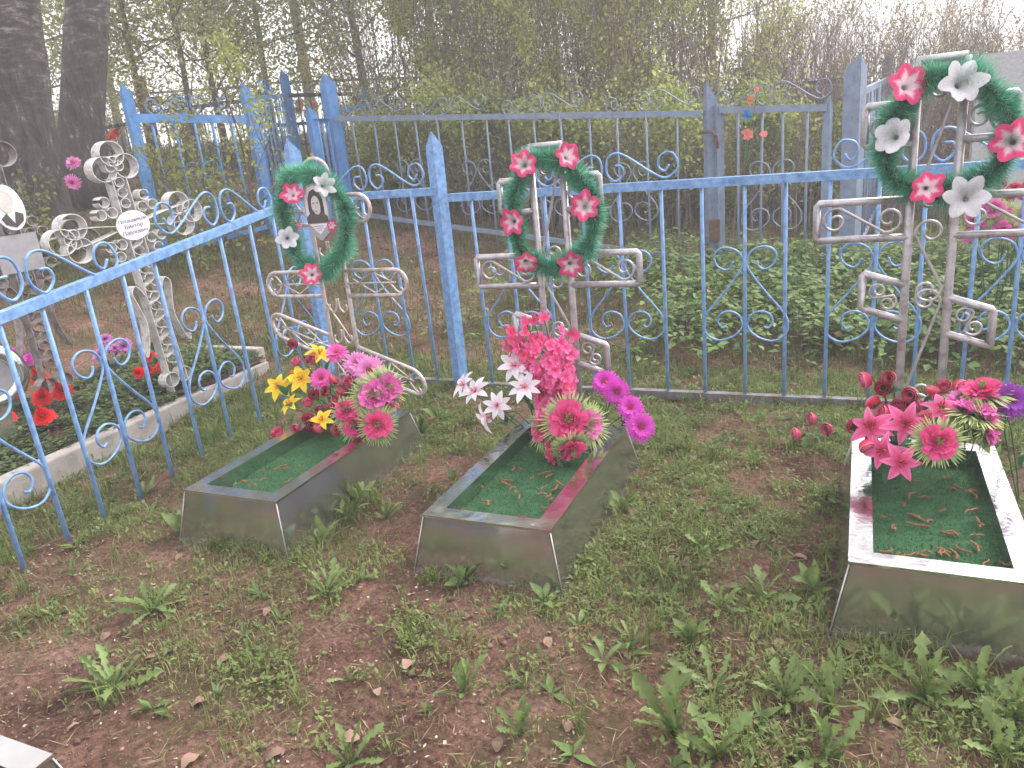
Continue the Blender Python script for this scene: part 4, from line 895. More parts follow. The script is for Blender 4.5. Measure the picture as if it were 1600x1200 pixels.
def text(parent, s, size, z, mat, y=-.0055):
    cu = bpy.data.curves.new('lettering', 'FONT'); cu.body = s; cu.size = size; cu.align_x = 'CENTER'; cu.extrude = .0008; cu.resolution_u = 2
    ob = bpy.data.objects.new('lettering', cu); COL.objects.link(ob); dg = bpy.context.evaluated_depsgraph_get(); dg.update()
    me = bpy.data.meshes.new_from_object(ob.evaluated_get(dg)); bpy.data.objects.remove(ob); me.materials.clear(); me.materials.append(M[mat])
    q = inst('lettering', me, parent); q.rotation_euler = (PI / 2, 0, 0); q.location = (0, y, z)
text(o, 'Поташников', .031, .024, 'ink_pale'); text(o, 'Виктор', .036, -.014, 'ink_pale'); text(o, 'Павлович', .036, -.052, 'ink_pale')
c5 = D(85, 600, 5.75)
t, zc = strip_cross((c5[0], c5[1], c5[2] - .02), math.radians(90), 'rusty grey strip iron cross with an oval portrait at the left edge', 'grey_strip', 1.60, .90)
o = MB().plate([(-.12, -.115), (.12, -.115), (.12, .115), (-.12, .115)], -.004, .004).build('name_plate', 'plaque_grey', t); o.location = (0, -.04, zc - .01)
ov_ = MB().plate(el(.085, .14), -.006, .006).build('oval_portrait', 'plaque_white', t); ov_.location = (.0, -.06, zc + .27); ov_.rotation_euler = (0, -.12, 0)
def fl(name, mat, pts, d): MB().plate(pts, -.008 - d, -.0066 - d).build(name, mat, ov_)
fl('hair', 'photo_grey', [(p[0] - .01, p[1] + .045) for p in el(.048, .06)], 0); fl('face', 'face', [(p[0] - .008, p[1] + .03) for p in el(.04, .06)], .0015)
fl('coat', 'coat', [(-.062, -.055), (-.025, -.03), (.0, -.10), (.025, -.03), (.062, -.055), (.05, -.095), (0, -.125), (-.05, -.095)], .001)
# polished round end of a steel monument at the very edge
p = PX(2, 585, -4.55); t = thing('steel_monument', (p[0], p[1], .12), 'polished steel monument whose round edge shows at the left picture border', 'monument', None, math.radians(60))
zz = float(p[2]) - .12
ring = []
for k in range(33): a = 2 * PI * k / 32; ring.append((-.06 + .155 * math.cos(a), 0, zz + .155 * math.sin(a)))
MB().tube(ring[:-1], .045, 10, closed=True).build('round_frame', 'steel', t, True)
MB().plate([(-.06 + q[0], zz + q[1]) for q in el(.13, .13)], -.01, .01).build('round_plate', 'plaque_grey', t)
MB().box((-.11, -.03, -.05), (-.01, .03, zz - .15)).build('post', 'steel', t)
# artificial flowers standing in the bed
def bed_flowers(label, name, kind, pts, r, zb=.2, jit=.25):
    P = [on_bed(u, v, z) for u, v, z in pts]; c = np.mean(P, 0); c[2] = BZ(c[0], c[1]) - .01
    bouquet(name, c, label, [(kind, p, r, unit(np.array([.15, -.25, 1]) + TOCAM(p) * .5 + rng.normal(size=3) * jit)) for p in P], 8, leafs=(.06, .10))
bed_flowers('red cloth zinnias in the planted bed at the left picture edge', 'zinnia_clump', 'zinnia', [(62, 592, .36), (98, 612, .34), (66, 622, .31), (70, 652, .30), (8, 655, .32), (28, 612, .34)], .070)
bed_flowers('magenta cloth asters in front of the rusty strip cross', 'aster_clump', 'magenta', [(28, 550, .42), (45, 562, .40)], .062)
bed_flowers('lilac pink cloth asters left of the white strip cross foot', 'aster_clump', 'lilac', [(165, 530, .42), (155, 555, .38), (195, 540, .42), (180, 545, .40)], .065)
bed_flowers('small red cloth flowers at the foot of the white strip cross', 'carnation_clump', 'zinnia', [(236, 558, .34), (253, 573, .32), (218, 582, .32), (232, 580, .30)], .05)
# far coloured flowers and ornaments
for i, (u, v, d, kind, n, lab) in enumerate([(1168, 182, 7.4, 'floret', 0, ''), (410, 178, 16, 'zinnia', 5, 'red cloth flowers on a far grave between blue posts'), (470, 170, 18, 'peony', 6, 'pink cloth flowers on a far grave left of the tall blue post'),
        (548, 165, 17, 'peony2', 7, 'pale pink cloth flowers on a far grave right of the tall blue post'), (485, 100, 20, 'zinnia', 2, 'orange red cloth flower high against the bright sky gap'), (412, 112, 20, 'zinnia', 1, 'single orange flower far off on the rise'),
        (1565, 340, 5.6, 'peony2', 10, 'dark pink cloth flowers on the grave behind the tallest cross'), (1590, 285, 6.0, 'bud2', 9, 'pale red flowers behind the round wreath at the right edge'), (170, 210, 13, 'zinnia', 2, 'orange red cloth flowers right of the second birch')]):
    if not n: continue
    c = D(u, v, d); gz0 = H(c[0], c[1]); bb = []
    for k in range(n):
        q = c + np.array([random.uniform(-.22, .22), random.uniform(-.12, .12), random.uniform(-.13, .10)]) * (d / 12 if d > 7 else .8); bb.append((kind, q, (.075 if d > 8 else .06) * (1 if kind != 'bud2' else .8), aim(q, .3)))
    bouquet('flower_bunch', (c[0], c[1], gz0), lab, bb, 6)
c = D(1165, 195, 7.33); pb = lin('#4f95d8'); ps = lin('#e8938c')
FL['hang_blue'] = [floret(lin('#2f6fc0'), pb, 8)]; FL['hang_salmon'] = [floret(lin('#d8706c'), ps, 9)]
bb = [('hang_salmon', D(1172, 157, 7.3), .035, aim(c)), ('hang_blue', D(1166, 181, 7.3), .05, aim(c)), ('hang_salmon', D(1167, 210, 7.3), .055, aim(c)), ('hang_salmon', D(1193, 210, 7.3), .035, aim(c)), ('hang_salmon', D(1182, 140, 7.3), .025, aim(c))]
bouquet('hanging_flower_string', (c[0], c[1], c[2] - .35), 'string of small salmon and blue cloth flowers hanging on the weathered gate', bb, 2, leafs=(.03, .05))
# far cross and headstone
p = D(232, 190, 17.0); gz0 = H(p[0], p[1]); zt = D(225, 118, 17)[2] - gz0
t = thing('wooden_cross', (p[0], p[1], gz0), 'dark brown wooden cross far off, backlit under the sky gap', 'cross', None, math.radians(25))
MB().box((-.09, -.08, -.1), (.09, .08, zt)).build('upright', 'wood', t); MB().box((-.34, -.07, zt - .55), (.34, .07, zt - .40)).build('crossbar', 'wood', t)
p = D(1568, 200, 7.6); gz0 = H(p[0], p[1]); zt = D(1565, 82, 7.6)[2] - gz0
t = thing('stone_headstone', (p[0], p[1], gz0), 'pale grey stone headstone at the right picture edge behind the round wreath', 'headstone', None, math.radians(4))
MB().plate([(-.22, .1), (.5, .1), (.5, zt), (-.19, zt), (-.22, zt - .04)], -.05, .05).build('slab', 'stone', t); MB().box((-.3, -.12, -.1), (.6, .12, .1)).build('plinth', 'stone', t)
# ------------------------------------------------------------------ trees and shrubs
def grow(m, p, d, L, r, depth, ends, rd, spread=.6, up=.15, seg=4, nkid=(2, 4), shrink=.68, n=5):
    pts = [p.copy()]; rs = [r]; q = p.copy(); dd = d.copy()
    for i in range(seg):
        dd = (dd + Vector((rd.uniform(-1, 1), rd.uniform(-1, 1), rd.uniform(-1, 1))) * .16 + Vector((0, 0, up * .3))).normalized()
        q = q + dd * L / seg; pts.append(q.copy()); rs.append(max(.003, r * (1 - .45 * (i + 1) / seg)))
    m.tube(pts, rs, n if depth > 1 else 3, False)
    if depth <= 1: ends.extend(pts[1:])
    if depth == 0: return
    for k in range(rd.randint(*nkid)):
        i = rd.randint(1, seg); a = dd.orthogonal().normalized(); a.rotate(Matrix.Rotation(rd.uniform(0, 6.28), 3, dd))
        nd = (dd * rd.uniform(.4, .9) + a * spread * rd.uniform(.7, 1.4) + Vector((0, 0, up))).normalized()
        grow(m, pts[i], nd, L * shrink * rd.uniform(.75, 1.15), rs[i] * .62, depth - 1, ends, rd, spread, up, max(2, seg - 1), nkid, shrink, n)
def foliage(ends, n, L, c0, c1, sig, r, droop=.0):
    E_ = np.array([tuple(e) for e in ends]); wt = np.clip(vnoise(E_[:, 0] * 2.1 + 7, E_[:, 1] * 2.1 + E_[:, 2] * 1.7, 12) * 1.6 - .35, .04, 1) ** 1.5; P = E_[r.choice(len(E_), n, p=wt / wt.sum())] + r.normal(size=(n, 3)) * sig
    T = unit(r.normal(size=(n, 3)) + np.array([0, 0, -droop])); N = unit(r.normal(size=(n, 3)) + np.array([0, 0, .8]))
    k = r.random(n)[:, None]; shade = (.75 + .5 * vnoise(P[:, 0] * 1.3 + P[:, 2], P[:, 1] * 1.3 + P[:, 2], 8))[:, None]
    col = (np.array(c0) * (1 - k) + np.array(c1) * k) * shade; ll = L * r.uniform(.6, 1.3, n)
    return cards2(P, T, N, ll, ll * r.uniform(.5, .8, n), col)
GA, GB = (.15, .19, .055), (.27, .31, .10)       # fresh spring leaf tones
GY = (.30, .29, .085)
def tree(u, v, d, Ht, r0, label, name='tree', bark='bark', seed=1, nleaf=9000, c0=GA, c1=GB, depth=4, L=.07, first=.35, spread=.7, up=.2, lean=(0, 0), sig=.18, droop=.2, group='trees behind the enclosures', flare=1.5):
    rd = random.Random(seed); p = D(u, v, d); gz0 = H(p[0], p[1]); t = thing(name, (p[0], p[1], gz0 - .05), label, 'tree', group)
    m = MB(); ends = []; pts = []; rs = []; nS = 12
    for i in range(nS + 1):
        f_ = i / nS; pts.append(Vector((lean[0] * f_ * Ht + .05 * math.sin(f_ * 5 + seed), lean[1] * f_ * Ht + .05 * math.cos(f_ * 4 + seed), Ht * f_)))
        rs.append(r0 * (1 - .62 * f_) * (1 + (flare - 1) * math.exp(-f_ * Ht / .35)))
    fine = []; fr = []
    for i in range(nS):
        for k in range(3): fine.append(pts[i].lerp(pts[i + 1], k / 3)); fr.append((rs[i] + (rs[i + 1] - rs[i]) * k / 3) * (1 + rd.uniform(-.03, .03)))
    fine.append(pts[-1]); fr.append(rs[-1]); m.tube(fine, fr, 14 if r0 > .15 else 8); m.build('trunk', bark, t, True)
    b = MB(); nl = 14 if depth >= 3 else 8
    for k in range(nl):
        f_ = first + (1 - first) * k / nl; i = f_ * nS; q = pts[int(i)].lerp(pts[min(nS, int(i) + 1)], i - int(i)); a = k * 2.4 + rd.uniform(-.4, .4)
        dv = Vector((math.cos(a), math.sin(a), rd.uniform(.05, .6))).normalized(); grow(b, q, dv, Ht * .26 * (1.25 - .5 * f_) * rd.uniform(.8, 1.2), r0 * .32 * (1 - .6 * f_), depth - 2, ends, rd, spread, up, 5, (3, 5))
    b.build('limbs', bark, t, True)
    if nleaf: inst('crown', np_mesh('crown', *foliage(ends, nleaf, L, c0, c1, sig, np.random.default_rng(seed), droop), 'crown'), t)
    return t
tree(38, 300, 9.6, 9.5, .34, 'old birch with rough dark bark, the thicker trunk at the left edge', 'birch_tree', 'birch', 3, 9000, (.17, .22, .06), (.28, .33, .11), 4, .06, .42, .7, .1, (.09, .12), .25, .8, 'birches', 1.35)
tree(120, 290, 11.2, 11, .27, 'birch with pale banded bark, second trunk from the left', 'birch_tree', 'birch', 4, 9000, (.17, .22, .06), (.28, .33, .11), 4, .06, .40, .7, .1, (.17, .22), .25, .8, 'birches', 1.5)
WA, WB = (.30, .31, .08), (.46, .45, .16)
tree(300, 200, 13.0, 4.7, .05, 'slim dark stemmed willow with yellow green leaves above the left enclosure', 'willow_tree', 'bark', 5, 24000, WA, WB, 4, .055, .16, .9, .1, (.0, .01), .26, .6)
tree(348, 200, 14.2, 5.0, .055, 'leaning yellowish willow with forked branches, right of the slim one', 'willow_tree', 'bark', 15, 24000, WA, WB, 4, .058, .16, .9, .1, (.03, .0), .28, .6)
tree(235, 200, 15.0, 5.6, .06, 'green leafy tree between the second birch and the willows', 'leafy_tree', 'bark', 41, 22000, (.27, .32, .10), (.43, .47, .18), 4, .06, .3, .8, .1, (0, 0), .3, .5)
tree(430, 200, 16.5, 6.2, .07, 'green leafy tree between the willows and the pine', 'leafy_tree', 'bark', 42, 22000, (.16, .21, .08), (.28, .33, .13), 4, .07, .3, .8, .1, (0, 0), .34, .4)
tree(488, 190, 21.0, 9.0, .15, 'distant pine with an orange trunk left of the big green tree', 'pine_tree', 'bark_orange', 6, 20000, (.085, .125, .07), (.16, .205, .11), 4, .11, .36, .8, .02, (-.01, 0), .42, 0)
tree(575, 200, 15.5, 5.8, .09, 'broad green leafy tree above the dark blue fence', 'leafy_tree', 'bark', 7, 30000, (.23, .30, .08), (.39, .46, .14), 4, .065, .14, .85, .1, (0, 0), .36, .3)
tree(760, 200, 13.5, 5.4, .06, 'green leafy tree rising behind the thicket above the second fence post', 'leafy_tree', 'bark', 44, 20000, (.25, .31, .09), (.41, .46, .16), 4, .06, .2, .8, .1, (0, 0), .32, .4)
tree(880, 200, 15.0, 6.0, .07, 'green leafy tree rising behind the shrub thicket above the middle cross', 'leafy_tree', 'bark', 8, 22000, (.24, .30, .08), (.40, .45, .15), 4, .065, .2, .8, .1, (0, 0), .34, .3)
tree(990, 200, 14.0, 5.6, .06, 'green leafy tree rising behind the thicket left of the gate', 'leafy_tree', 'bark', 43, 20000, (.25, .31, .09), (.41, .46, .16), 4, .06, .2, .8, .1, (0, 0), .32, .4)
tree(1120, 190, 17.0, 6.0, .08, 'green tree top behind the thicket above the weathered gate post', 'leafy_tree', 'bark', 9, 16000, (.19, .25, .07), (.31, .38, .13), 4, .07, .3, .8, .1, (-.02, 0), .3, .3)
tree(190, 200, 24.0, 7.5, .12, 'faint far tree in the bright gap between birch and willow', 'far_tree', 'bark', 10, 10000, (.22, .26, .11), (.35, .38, .18), 4, .09, .3, .8, .1, (0, 0), .5, .6)
tree(70, 200, 20.0, 7.0, .12, 'far green tree showing between the two birch trunks', 'far_tree', 'bark', 12, 16000, (.19, .24, .09), (.31, .35, .14), 4, .09, .15, .8, .1, (0, 0), .5, .5)
tree(690, 190, 23.0, 8.0, .14, 'far pale tree behind the gap in the thicket', 'far_tree', 'bark', 13, 8000, (.20, .24, .10), (.31, .34, .15), 4, .09, .3, .8, .1, (0, 0), .5, .5)
for i, (u, v, d, Ht, lab) in enumerate([(385, 320, 8.4, 1.9, 'leafy sapling growing against the second blue post'), (275, 330, 8.2, 1.25, 'small leafy sapling inside the left blue enclosure'), (335, 330, 8.9, 1.5, 'slender leafy sapling in the middle of the left blue enclosure'), (60, 330, 9.0, .9, 'sprouting green twigs at the foot of the thick birch')]):
    tree(u, v, d, Ht, .016, lab, 'sapling', 'bark', 30 + i, 900, (.22, .26, .06), (.34, .36, .10), 3, .05, .12, .7, .3, (.02, 0), .07, .2, 'saplings', 1.1)
def shrub_meshes(seed, Ht, nst, nleaf, c0, c1, Lf=.045, nt=11, spread=.9):
    rd = random.Random(seed); m = MB(); ends = []
    for k in range(nst):
        a = rd.uniform(0, 6.28); r = rd.uniform(.02, spread * .45); p = Vector((r * math.cos(a), r * math.sin(a), -.1)); lean = Vector((math.cos(a), math.sin(a), 0)) * rd.uniform(.0, .22)
        h = Ht * rd.uniform(.62, 1.05); seg = 7; pts = [p.copy()]; dd = (Vector((0, 0, 1)) + lean).normalized(); r0 = rd.uniform(.006, .015)
        for i in range(seg): dd = (dd + Vector((rd.uniform(-1, 1), rd.uniform(-1, 1), .1)) * .09).normalized(); p = p + dd * h / seg; pts.append(p.copy())
        m.tube(pts, [r0 * (1 - .8 * i / seg) for i in range(seg + 1)], 4, False)
        for j in range(nt):
            f_ = rd.uniform(.18, 1) * seg; i = min(seg - 1, int(f_)); q = pts[i].lerp(pts[i + 1], f_ - i); a2 = rd.uniform(0, 6.28)
            d2 = Vector((math.cos(a2) * .55, math.sin(a2) * .55, rd.uniform(.5, 1.1))).normalized(); L2 = rd.uniform(.2, .6); e = [q]
            for s in range(3): d2 = (d2 + Vector((rd.uniform(-1, 1), rd.uniform(-1, 1), rd.uniform(-.4, 1))) * .15).normalized(); q = q + d2 * L2 / 3; e.append(q.copy())
            m.tube(e, [.0042, .0034, .0028, .0018], 3, False); ends.extend(e[1:])
            for s in range(2):
                q2 = e[rd.randint(1, 3)]; d3 = (d2 + Vector((rd.uniform(-1, 1), rd.uniform(-1, 1), rd.uniform(-.3, .6))) * .7).normalized(); e2 = q2 + d3 * rd.uniform(.1, .28); m.tube([q2, e2], [.0026, .0014], 3, False); ends.append(e2)
    return m.mesh('stems', 'bark_pale'), (np_mesh('leaves', *foliage(ends, nleaf, Lf, c0, c1, .07, np.random.default_rng(seed), .1), 'crown') if nleaf else None)
SH = [shrub_meshes(1, 3.7, 20, 9000, (.31, .34, .09), (.50, .51, .17)), shrub_meshes(2, 3.9, 24, 6500, (.32, .32, .10), (.47, .45, .17)),
      shrub_meshes(3, 3.2, 28, 1800, (.26, .24, .12), (.36, .32, .17)), shrub_meshes(4, 1.7, 20, 7000, (.24, .29, .08), (.41, .44, .15), .055, 9, 1.1), shrub_meshes(5, 3.0, 32, 700, (.22, .19, .10), (.30, .25, .13))]
ORD = 'first second third fourth fifth sixth seventh eighth ninth tenth eleventh twelfth'.split()
def shrub(u, d, k, s, label, rz):
    p = D(u, 250, d); t = thing('shrub', (p[0], p[1], H(p[0], p[1])), label, 'shrub', 'shrubs of the thicket', rz)
    inst('stems', SH[k][0], t, scale=s)
    if SH[k][1]: inst('leaves', SH[k][1], t, scale=s)
TH = '%s tall twiggy shrub from the left, %s row of the thicket behind the weathered fence'
rs = random.Random(5)
for i, u in enumerate(range(640, 1180, 50)): shrub(u + rs.uniform(-15, 15), rs.uniform(10.2, 11.4), (0, 1)[i % 2], rs.uniform(.92, 1.1), TH % (ORD[i], 'front'), rs.uniform(0, 6))
for i, u in enumerate((600, 735, 800, 870, 960, 1030, 1110)): shrub(u + rs.uniform(-20, 20), rs.uniform(12, 13.6), (1, 0, 2)[i % 3], rs.uniform(.95, 1.15), TH % (ORD[i], 'back'), rs.uniform(0, 6))
TB = '%s nearly leafless brown shrub from the left, %s row behind the gate'
for i, u in enumerate(range(1195, 1560, 40)): shrub(u + rs.uniform(-12, 12), rs.uniform(9.6, 11.0), (4, 2, 4)[i % 3], rs.uniform(.7, .85), TB % (ORD[i], 'front'), rs.uniform(0, 6))
for i, u in enumerate(range(1180, 1640, 75)): shrub(u + rs.uniform(-15, 15), rs.uniform(11.6, 13.4), (4, 2)[i % 2], rs.uniform(.82, .95), TB % (ORD[i], 'back'), rs.uniform(0, 6))
TL = 'low yellow green bush just inside the weathered fence, %s from the tall blue post'
for i, (u, d) in enumerate([(590, 10.2), (660, 9.9), (725, 9.6), (790, 9.7), (850, 9.3), (915, 9.4), (990, 9.2), (1060, 9.2), (1150, 9.3), (1235, 9.6)]): shrub(u, d, 3, rs.uniform(.75, 1.0), TL % ORD[i], rs.uniform(0, 6))
TF = '%s dim leafy bush from the left, far behind the birches and left enclosure'
for i, (u, d) in enumerate([(30, 13.5), (150, 15.5), (90, 16), (300, 17)]): shrub(u, d, 3, rs.uniform(.55, .7), TF % ORD[i], rs.uniform(0, 6))

# ------------------------------------------------------------------ what grows on the ground
GU = np.array([0, 160, 320, 480, 640, 800, 960, 1120, 1280, 1440, 1600.]); GV = np.array([600, 660, 720, 780, 840, 900, 960, 1020, 1080, 1140, 1200.])
GD = np.array([[.9, .9, .9, .9, .9, .9, .95, .95, .95, .95, .95],
               [.8, .8, .8, .8, .85, .7, .9, .95, .95, .95, .95],
               [.6, .6, .7, .6, .45, .3, .7, .85, .8, .6, .9],
               [.5, .6, .6, .4, .16, .3, .6, .75, .45, .5, .9],
               [.6, .5, .35, .35, .3, .3, .7, .8, .55, .5, .8],
               [.35, .36, .24, .26, .28, .42, .7, .65, .45, .5, .6],
               [.22, .3, .16, .16, .22, .32, .52, .45, .4, .5, .5],
               [.06, .2, .22, .12, .16, .22, .36, .35, .4, .6, .5],
               [.03, .12, .38, .16, .14, .2, .32, .38, .45, .6, .55],
               [.02, .08, .3, .25, .12, .2, .25, .4, .5, .5, .6],
               [.02, .04, .1, .2, .12, .2, .25, .4, .5, .5, .6]])
def proj(P):
    c = (P - CP) @ CR; return 800 + F * c[:, 0] / c[:, 2], 600 + F * c[:, 1] / c[:, 2], c[:, 2]
def dens(P):
    u, v, z = proj(P); a = np.clip(u / 160, 0, 9.999); b = np.clip((v - 600) / 60, 0, 9.999); i = a.astype(int); j = b.astype(int); fa = a - i; fb = b - j
    return (GD[j, i] * (1 - fa) + GD[j, i + 1] * fa) * (1 - fb) + (GD[j + 1, i] * (1 - fa) + GD[j + 1, i + 1] * fa) * fb
def clear_of_graves(x, y, m=.055):
    ok = np.ones(len(x), bool)
    pc = G(80, 1183, .22)
    for a, b, c, d in ((-2.745, -2.215, 2.2, 3.3), (-1.515, -.98, 2.245, 3.27), (.015, .53, 2.285, 3.31), (pc[0] - .52, pc[0], pc[1] - 1, pc[1])):
        ok &= ~((x > a - m) & (x < b + m) & (y > c - m) & (y < d + m))
    return ok
def scatter(n, x0, x1, y0, y1, f=None, fine=True):
    x = rng.uniform(x0, x1, n); y = rng.uniform(y0, y1, n); ok = clear_of_graves(x, y); x, y = x[ok], y[ok]; z = hgt(x, y, fine)
    P = np.c_[x, y, z]
    if f is not None: k = rng.random(len(P)) < f(P); P = P[k]
    return P
def clump(P, a=.9, sc=3.2, seed=21, lo=.35): return np.clip((vnoise(P[:, 0] * sc, P[:, 1] * sc, seed) * .6 + vnoise(P[:, 0] * sc * 3.1, P[:, 1] * sc * 3.1, seed + 1) * .4 - lo) * 3.2, 0, 1) * a
def gcol(n, A_=(.12, .165, .048), B_=(.25, .30, .095), dry=.09):
    k = rng.random(n)[:, None]; c = np.array(A_) * (1 - k) + np.array(B_) * k; q = rng.random(n) < dry; c[q] = np.array((.27, .22, .12)) * rng.uniform(.6, 1.2, (q.sum(), 1)); return c
parts = []
P = scatter(640000, -4.1, 2.9, .9, 4.9, lambda P: np.minimum(1, dens(P) ** 1.15 * (.13 + 1.3 * clump(P, 1, 3.2, 21, .35))) * .66)
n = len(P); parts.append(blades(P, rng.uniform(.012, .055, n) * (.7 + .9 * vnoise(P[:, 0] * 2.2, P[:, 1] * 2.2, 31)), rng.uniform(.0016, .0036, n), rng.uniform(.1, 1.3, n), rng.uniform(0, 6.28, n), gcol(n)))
# taller tufts
P0 = scatter(1500, -4.1, 2.9, .9, 4.9, lambda P: dens(P) ** 1.6 * .6)
P0 = np.concatenate([P0] + [np.array([[*GT(u, v)]]) for u, v in ((640, 1010), (330, 690), (335, 700), (640, 650), (665, 640), (690, 660), (20, 880), (10, 860), (40, 870), (740, 800), (600, 800), (545, 780), (585, 790), (295, 820), (630, 660), (1010, 1010), (470, 1100), (1180, 690), (1120, 720))])
k = 16; P = np.repeat(P0, k, 0); P = P + np.c_[rng.normal(size=(len(P), 2)) * .018, np.zeros(len(P))]; P[:, 2] = hgt(P[:, 0], P[:, 1]); n = len(P)
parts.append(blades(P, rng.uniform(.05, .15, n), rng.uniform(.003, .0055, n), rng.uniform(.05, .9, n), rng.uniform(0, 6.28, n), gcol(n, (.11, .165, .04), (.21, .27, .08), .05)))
# tufts hugging the foot of the steel surrounds
Q = []
for a_, b_, c_, d_ in ((-2.745, -2.215, 2.2, 3.3), (-1.515, -.98, 2.245, 3.27), (.015, .53, 2.285, 3.31)):
    e_ = .062
    for _ in range(150):
        s_ = random.random(); w_ = random.uniform(e_, e_ + .03); Q.append([(a_ - w_, c_ + (d_ - c_) * s_), (b_ + w_, c_ + (d_ - c_) * s_), (a_ + (b_ - a_) * s_, c_ - w_), (a_ + (b_ - a_) * s_, d_ + w_)][random.randrange(4)])
Q = np.array(Q); Q = Q[vnoise(Q[:, 0] * 6, Q[:, 1] * 6, 33) > .38]; P = np.repeat(np.c_[Q, hgt(Q[:, 0], Q[:, 1])], 9, 0); P[:, :2] += rng.normal(size=(len(P), 2)) * .01; n = len(P)
parts.append(blades(P, rng.uniform(.02, .085, n), rng.uniform(.002, .0042, n), rng.uniform(.1, 1.0, n), rng.uniform(0, 6.28, n), gcol(n)))
# behind the rear fence and beyond the left fence
P = scatter(108000, -9, 5, 4.4, 10.5, lambda P: .18 + .82 * clump(P, 1, 1.3, 41, .3), False); n = len(P); far = np.hypot(P[:, 0], P[:, 1])
parts.append(blades(P, rng.uniform(.03, .11, n), rng.uniform(.004, .009, n), rng.uniform(.1, 1.2, n), rng.uniform(0, 6.28, n), gcol(n, (.085, .135, .035), (.165, .225, .07), .16)))
P = scatter(70000, -10, -3.5, .6, 6.5, lambda P: .10 + .85 * clump(P, 1, 1.1, 51, .38), False); P = P[~((P[:, 0] > -5.3) & (P[:, 0] < -4.05) & (P[:, 1] < 4.4))]; n = len(P)
parts.append(blades(P, rng.uniform(.02, .09, n), rng.uniform(.003, .007, n), rng.uniform(.1, 1.2, n), rng.uniform(0, 6.28, n), gcol(n, (.085, .13, .035), (.16, .215, .07), .16)))
P = scatter(42000, -26, 6, 8, 22, lambda P: np.full(len(P), .7), False); n = len(P)
parts.append(blades(P, rng.uniform(.06, .22, n), rng.uniform(.012, .03, n), rng.uniform(.1, 1.0, n), rng.uniform(0, 6.28, n), gcol(n, (.11, .15, .05), (.20, .24, .08), .12)))
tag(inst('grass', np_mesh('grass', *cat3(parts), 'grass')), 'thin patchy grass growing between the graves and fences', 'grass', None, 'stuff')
# small leafy weeds
P0 = scatter(30000, -4.1, 2.9, .9, 4.9, lambda P: np.minimum(1, dens(P) ** 1.25 * (.14 + clump(P, 1.2, 3.2, 21, .35))) * .75)
ex = np.concatenate([np.array([GT(u + rng.normal() * s, v + rng.normal() * s * .6) for _ in range(c)]) for u, v, s, c in ((410, 1050, 45, 60), (640, 985, 22, 26), (665, 1015, 20, 20), (450, 860, 25, 22), (480, 868, 20, 14), (950, 850, 70, 60), (1000, 830, 60, 40), (900, 900, 45, 30), (690, 690, 18, 12))])
P0 = np.concatenate([P0, ex]); k = 15; k = 10; P = np.repeat(P0, k, 0); n = len(P); a = rng.uniform(0, 6.28, n); el_ = rng.uniform(.1, 1.3, n)
T = np.c_[np.cos(a) * np.cos(el_), np.sin(a) * np.cos(el_), np.sin(el_)]; P = P + np.c_[rng.normal(size=(n, 2)) * .016, rng.uniform(0, .035, n)]
L = rng.uniform(.010, .028, n); w1 = cards(P, T, unit(np.c_[-np.cos(a), -np.sin(a), np.ones(n) * 1.2]), L, L * rng.uniform(.3, .6, n), gcol(n, (.115, .17, .052), (.235, .295, .095), .03))
# creeping cover in the neighbour's bed
P0 = np.c_[rng.uniform(-5.25, -4.15, 4200), rng.uniform(2.02, 4.3, 4200)]; z = np.array([BZ(x, y) for x, y in P0]); P0 = np.c_[P0, z][vnoise(P0[:, 0] * 3, P0[:, 1] * 3, 71) > .12]
P = np.repeat(P0, 7, 0); n = len(P); a = rng.uniform(0, 6.28, n); T = np.c_[np.cos(a), np.sin(a), rng.uniform(.1, .7, n)]; P = P + np.c_[rng.normal(size=(n, 2)) * .03, rng.uniform(0, .05, n)]
L = rng.uniform(.02, .045, n); w2 = cards(P, T, np.tile([0, 0, 1.0], (n, 1)), L, L * .6, gcol(n, (.075, .115, .05), (.15, .20, .08), .02))
# small rosettes of longer leaves, too many to single out
P0 = scatter(2600, -4.1, 2.9, .9, 4.4, lambda P: dens(P) ** 1.2 * .7); kk = 7; P = np.repeat(P0, kk, 0); n = len(P); a = rng.uniform(0, 6.28, n); el_ = rng.uniform(.05, 1.2, n); sz = np.repeat(rng.uniform(.5, 1.3, len(P0)), kk)
T = np.c_[np.cos(a) * np.cos(el_), np.sin(a) * np.cos(el_), np.sin(el_)]; L = rng.uniform(.03, .075, n) * sz; P[:, 2] += .002
w4 = cards(P, T, unit(np.c_[-np.cos(a), -np.sin(a), np.ones(n) * 1.1]), L, L * rng.uniform(.22, .42, n), gcol(n, (.08, .135, .04), (.16, .235, .07), .05), .28)
tag(inst('ground_weeds', np_mesh('ground_weeds', *cat3([w1, w2, w4]), 'grass')), 'small leafy weeds and creeping cover among the graves', 'weeds', None, 'stuff')
# broad fresh leaves behind the rear fence
P0 = scatter(5200, -3.2, 3.6, 4.75, 7.6, lambda P: np.clip((vnoise(P[:, 0] * .9, P[:, 1] * .9, 81) - .28) * 2.4 + .5 * sstep(-1.6, -.6, P[:, 0]), 0, 1) * (.25 + .75 * sstep(-2.2, -.8, P[:, 0])) * sstep(4.7, 5.6, P[:, 1]), False)
n0 = len(P0); hh = rng.uniform(.08, .34, n0); stems = blades(P0, hh * 1.2, np.full(n0, .006), rng.uniform(.1, .5, n0), rng.uniform(0, 6.28, n0), gcol(n0, (.09, .13, .04), (.14, .18, .06), 0))
k = 7; P = np.repeat(P0, k, 0); n = len(P); P[:, 2] += np.repeat(hh, k) * rng.uniform(.6, 1.1, n); a = rng.uniform(0, 6.28, n); T = np.c_[np.cos(a), np.sin(a), rng.uniform(-.35, .35, n)]; P = P + T * .015
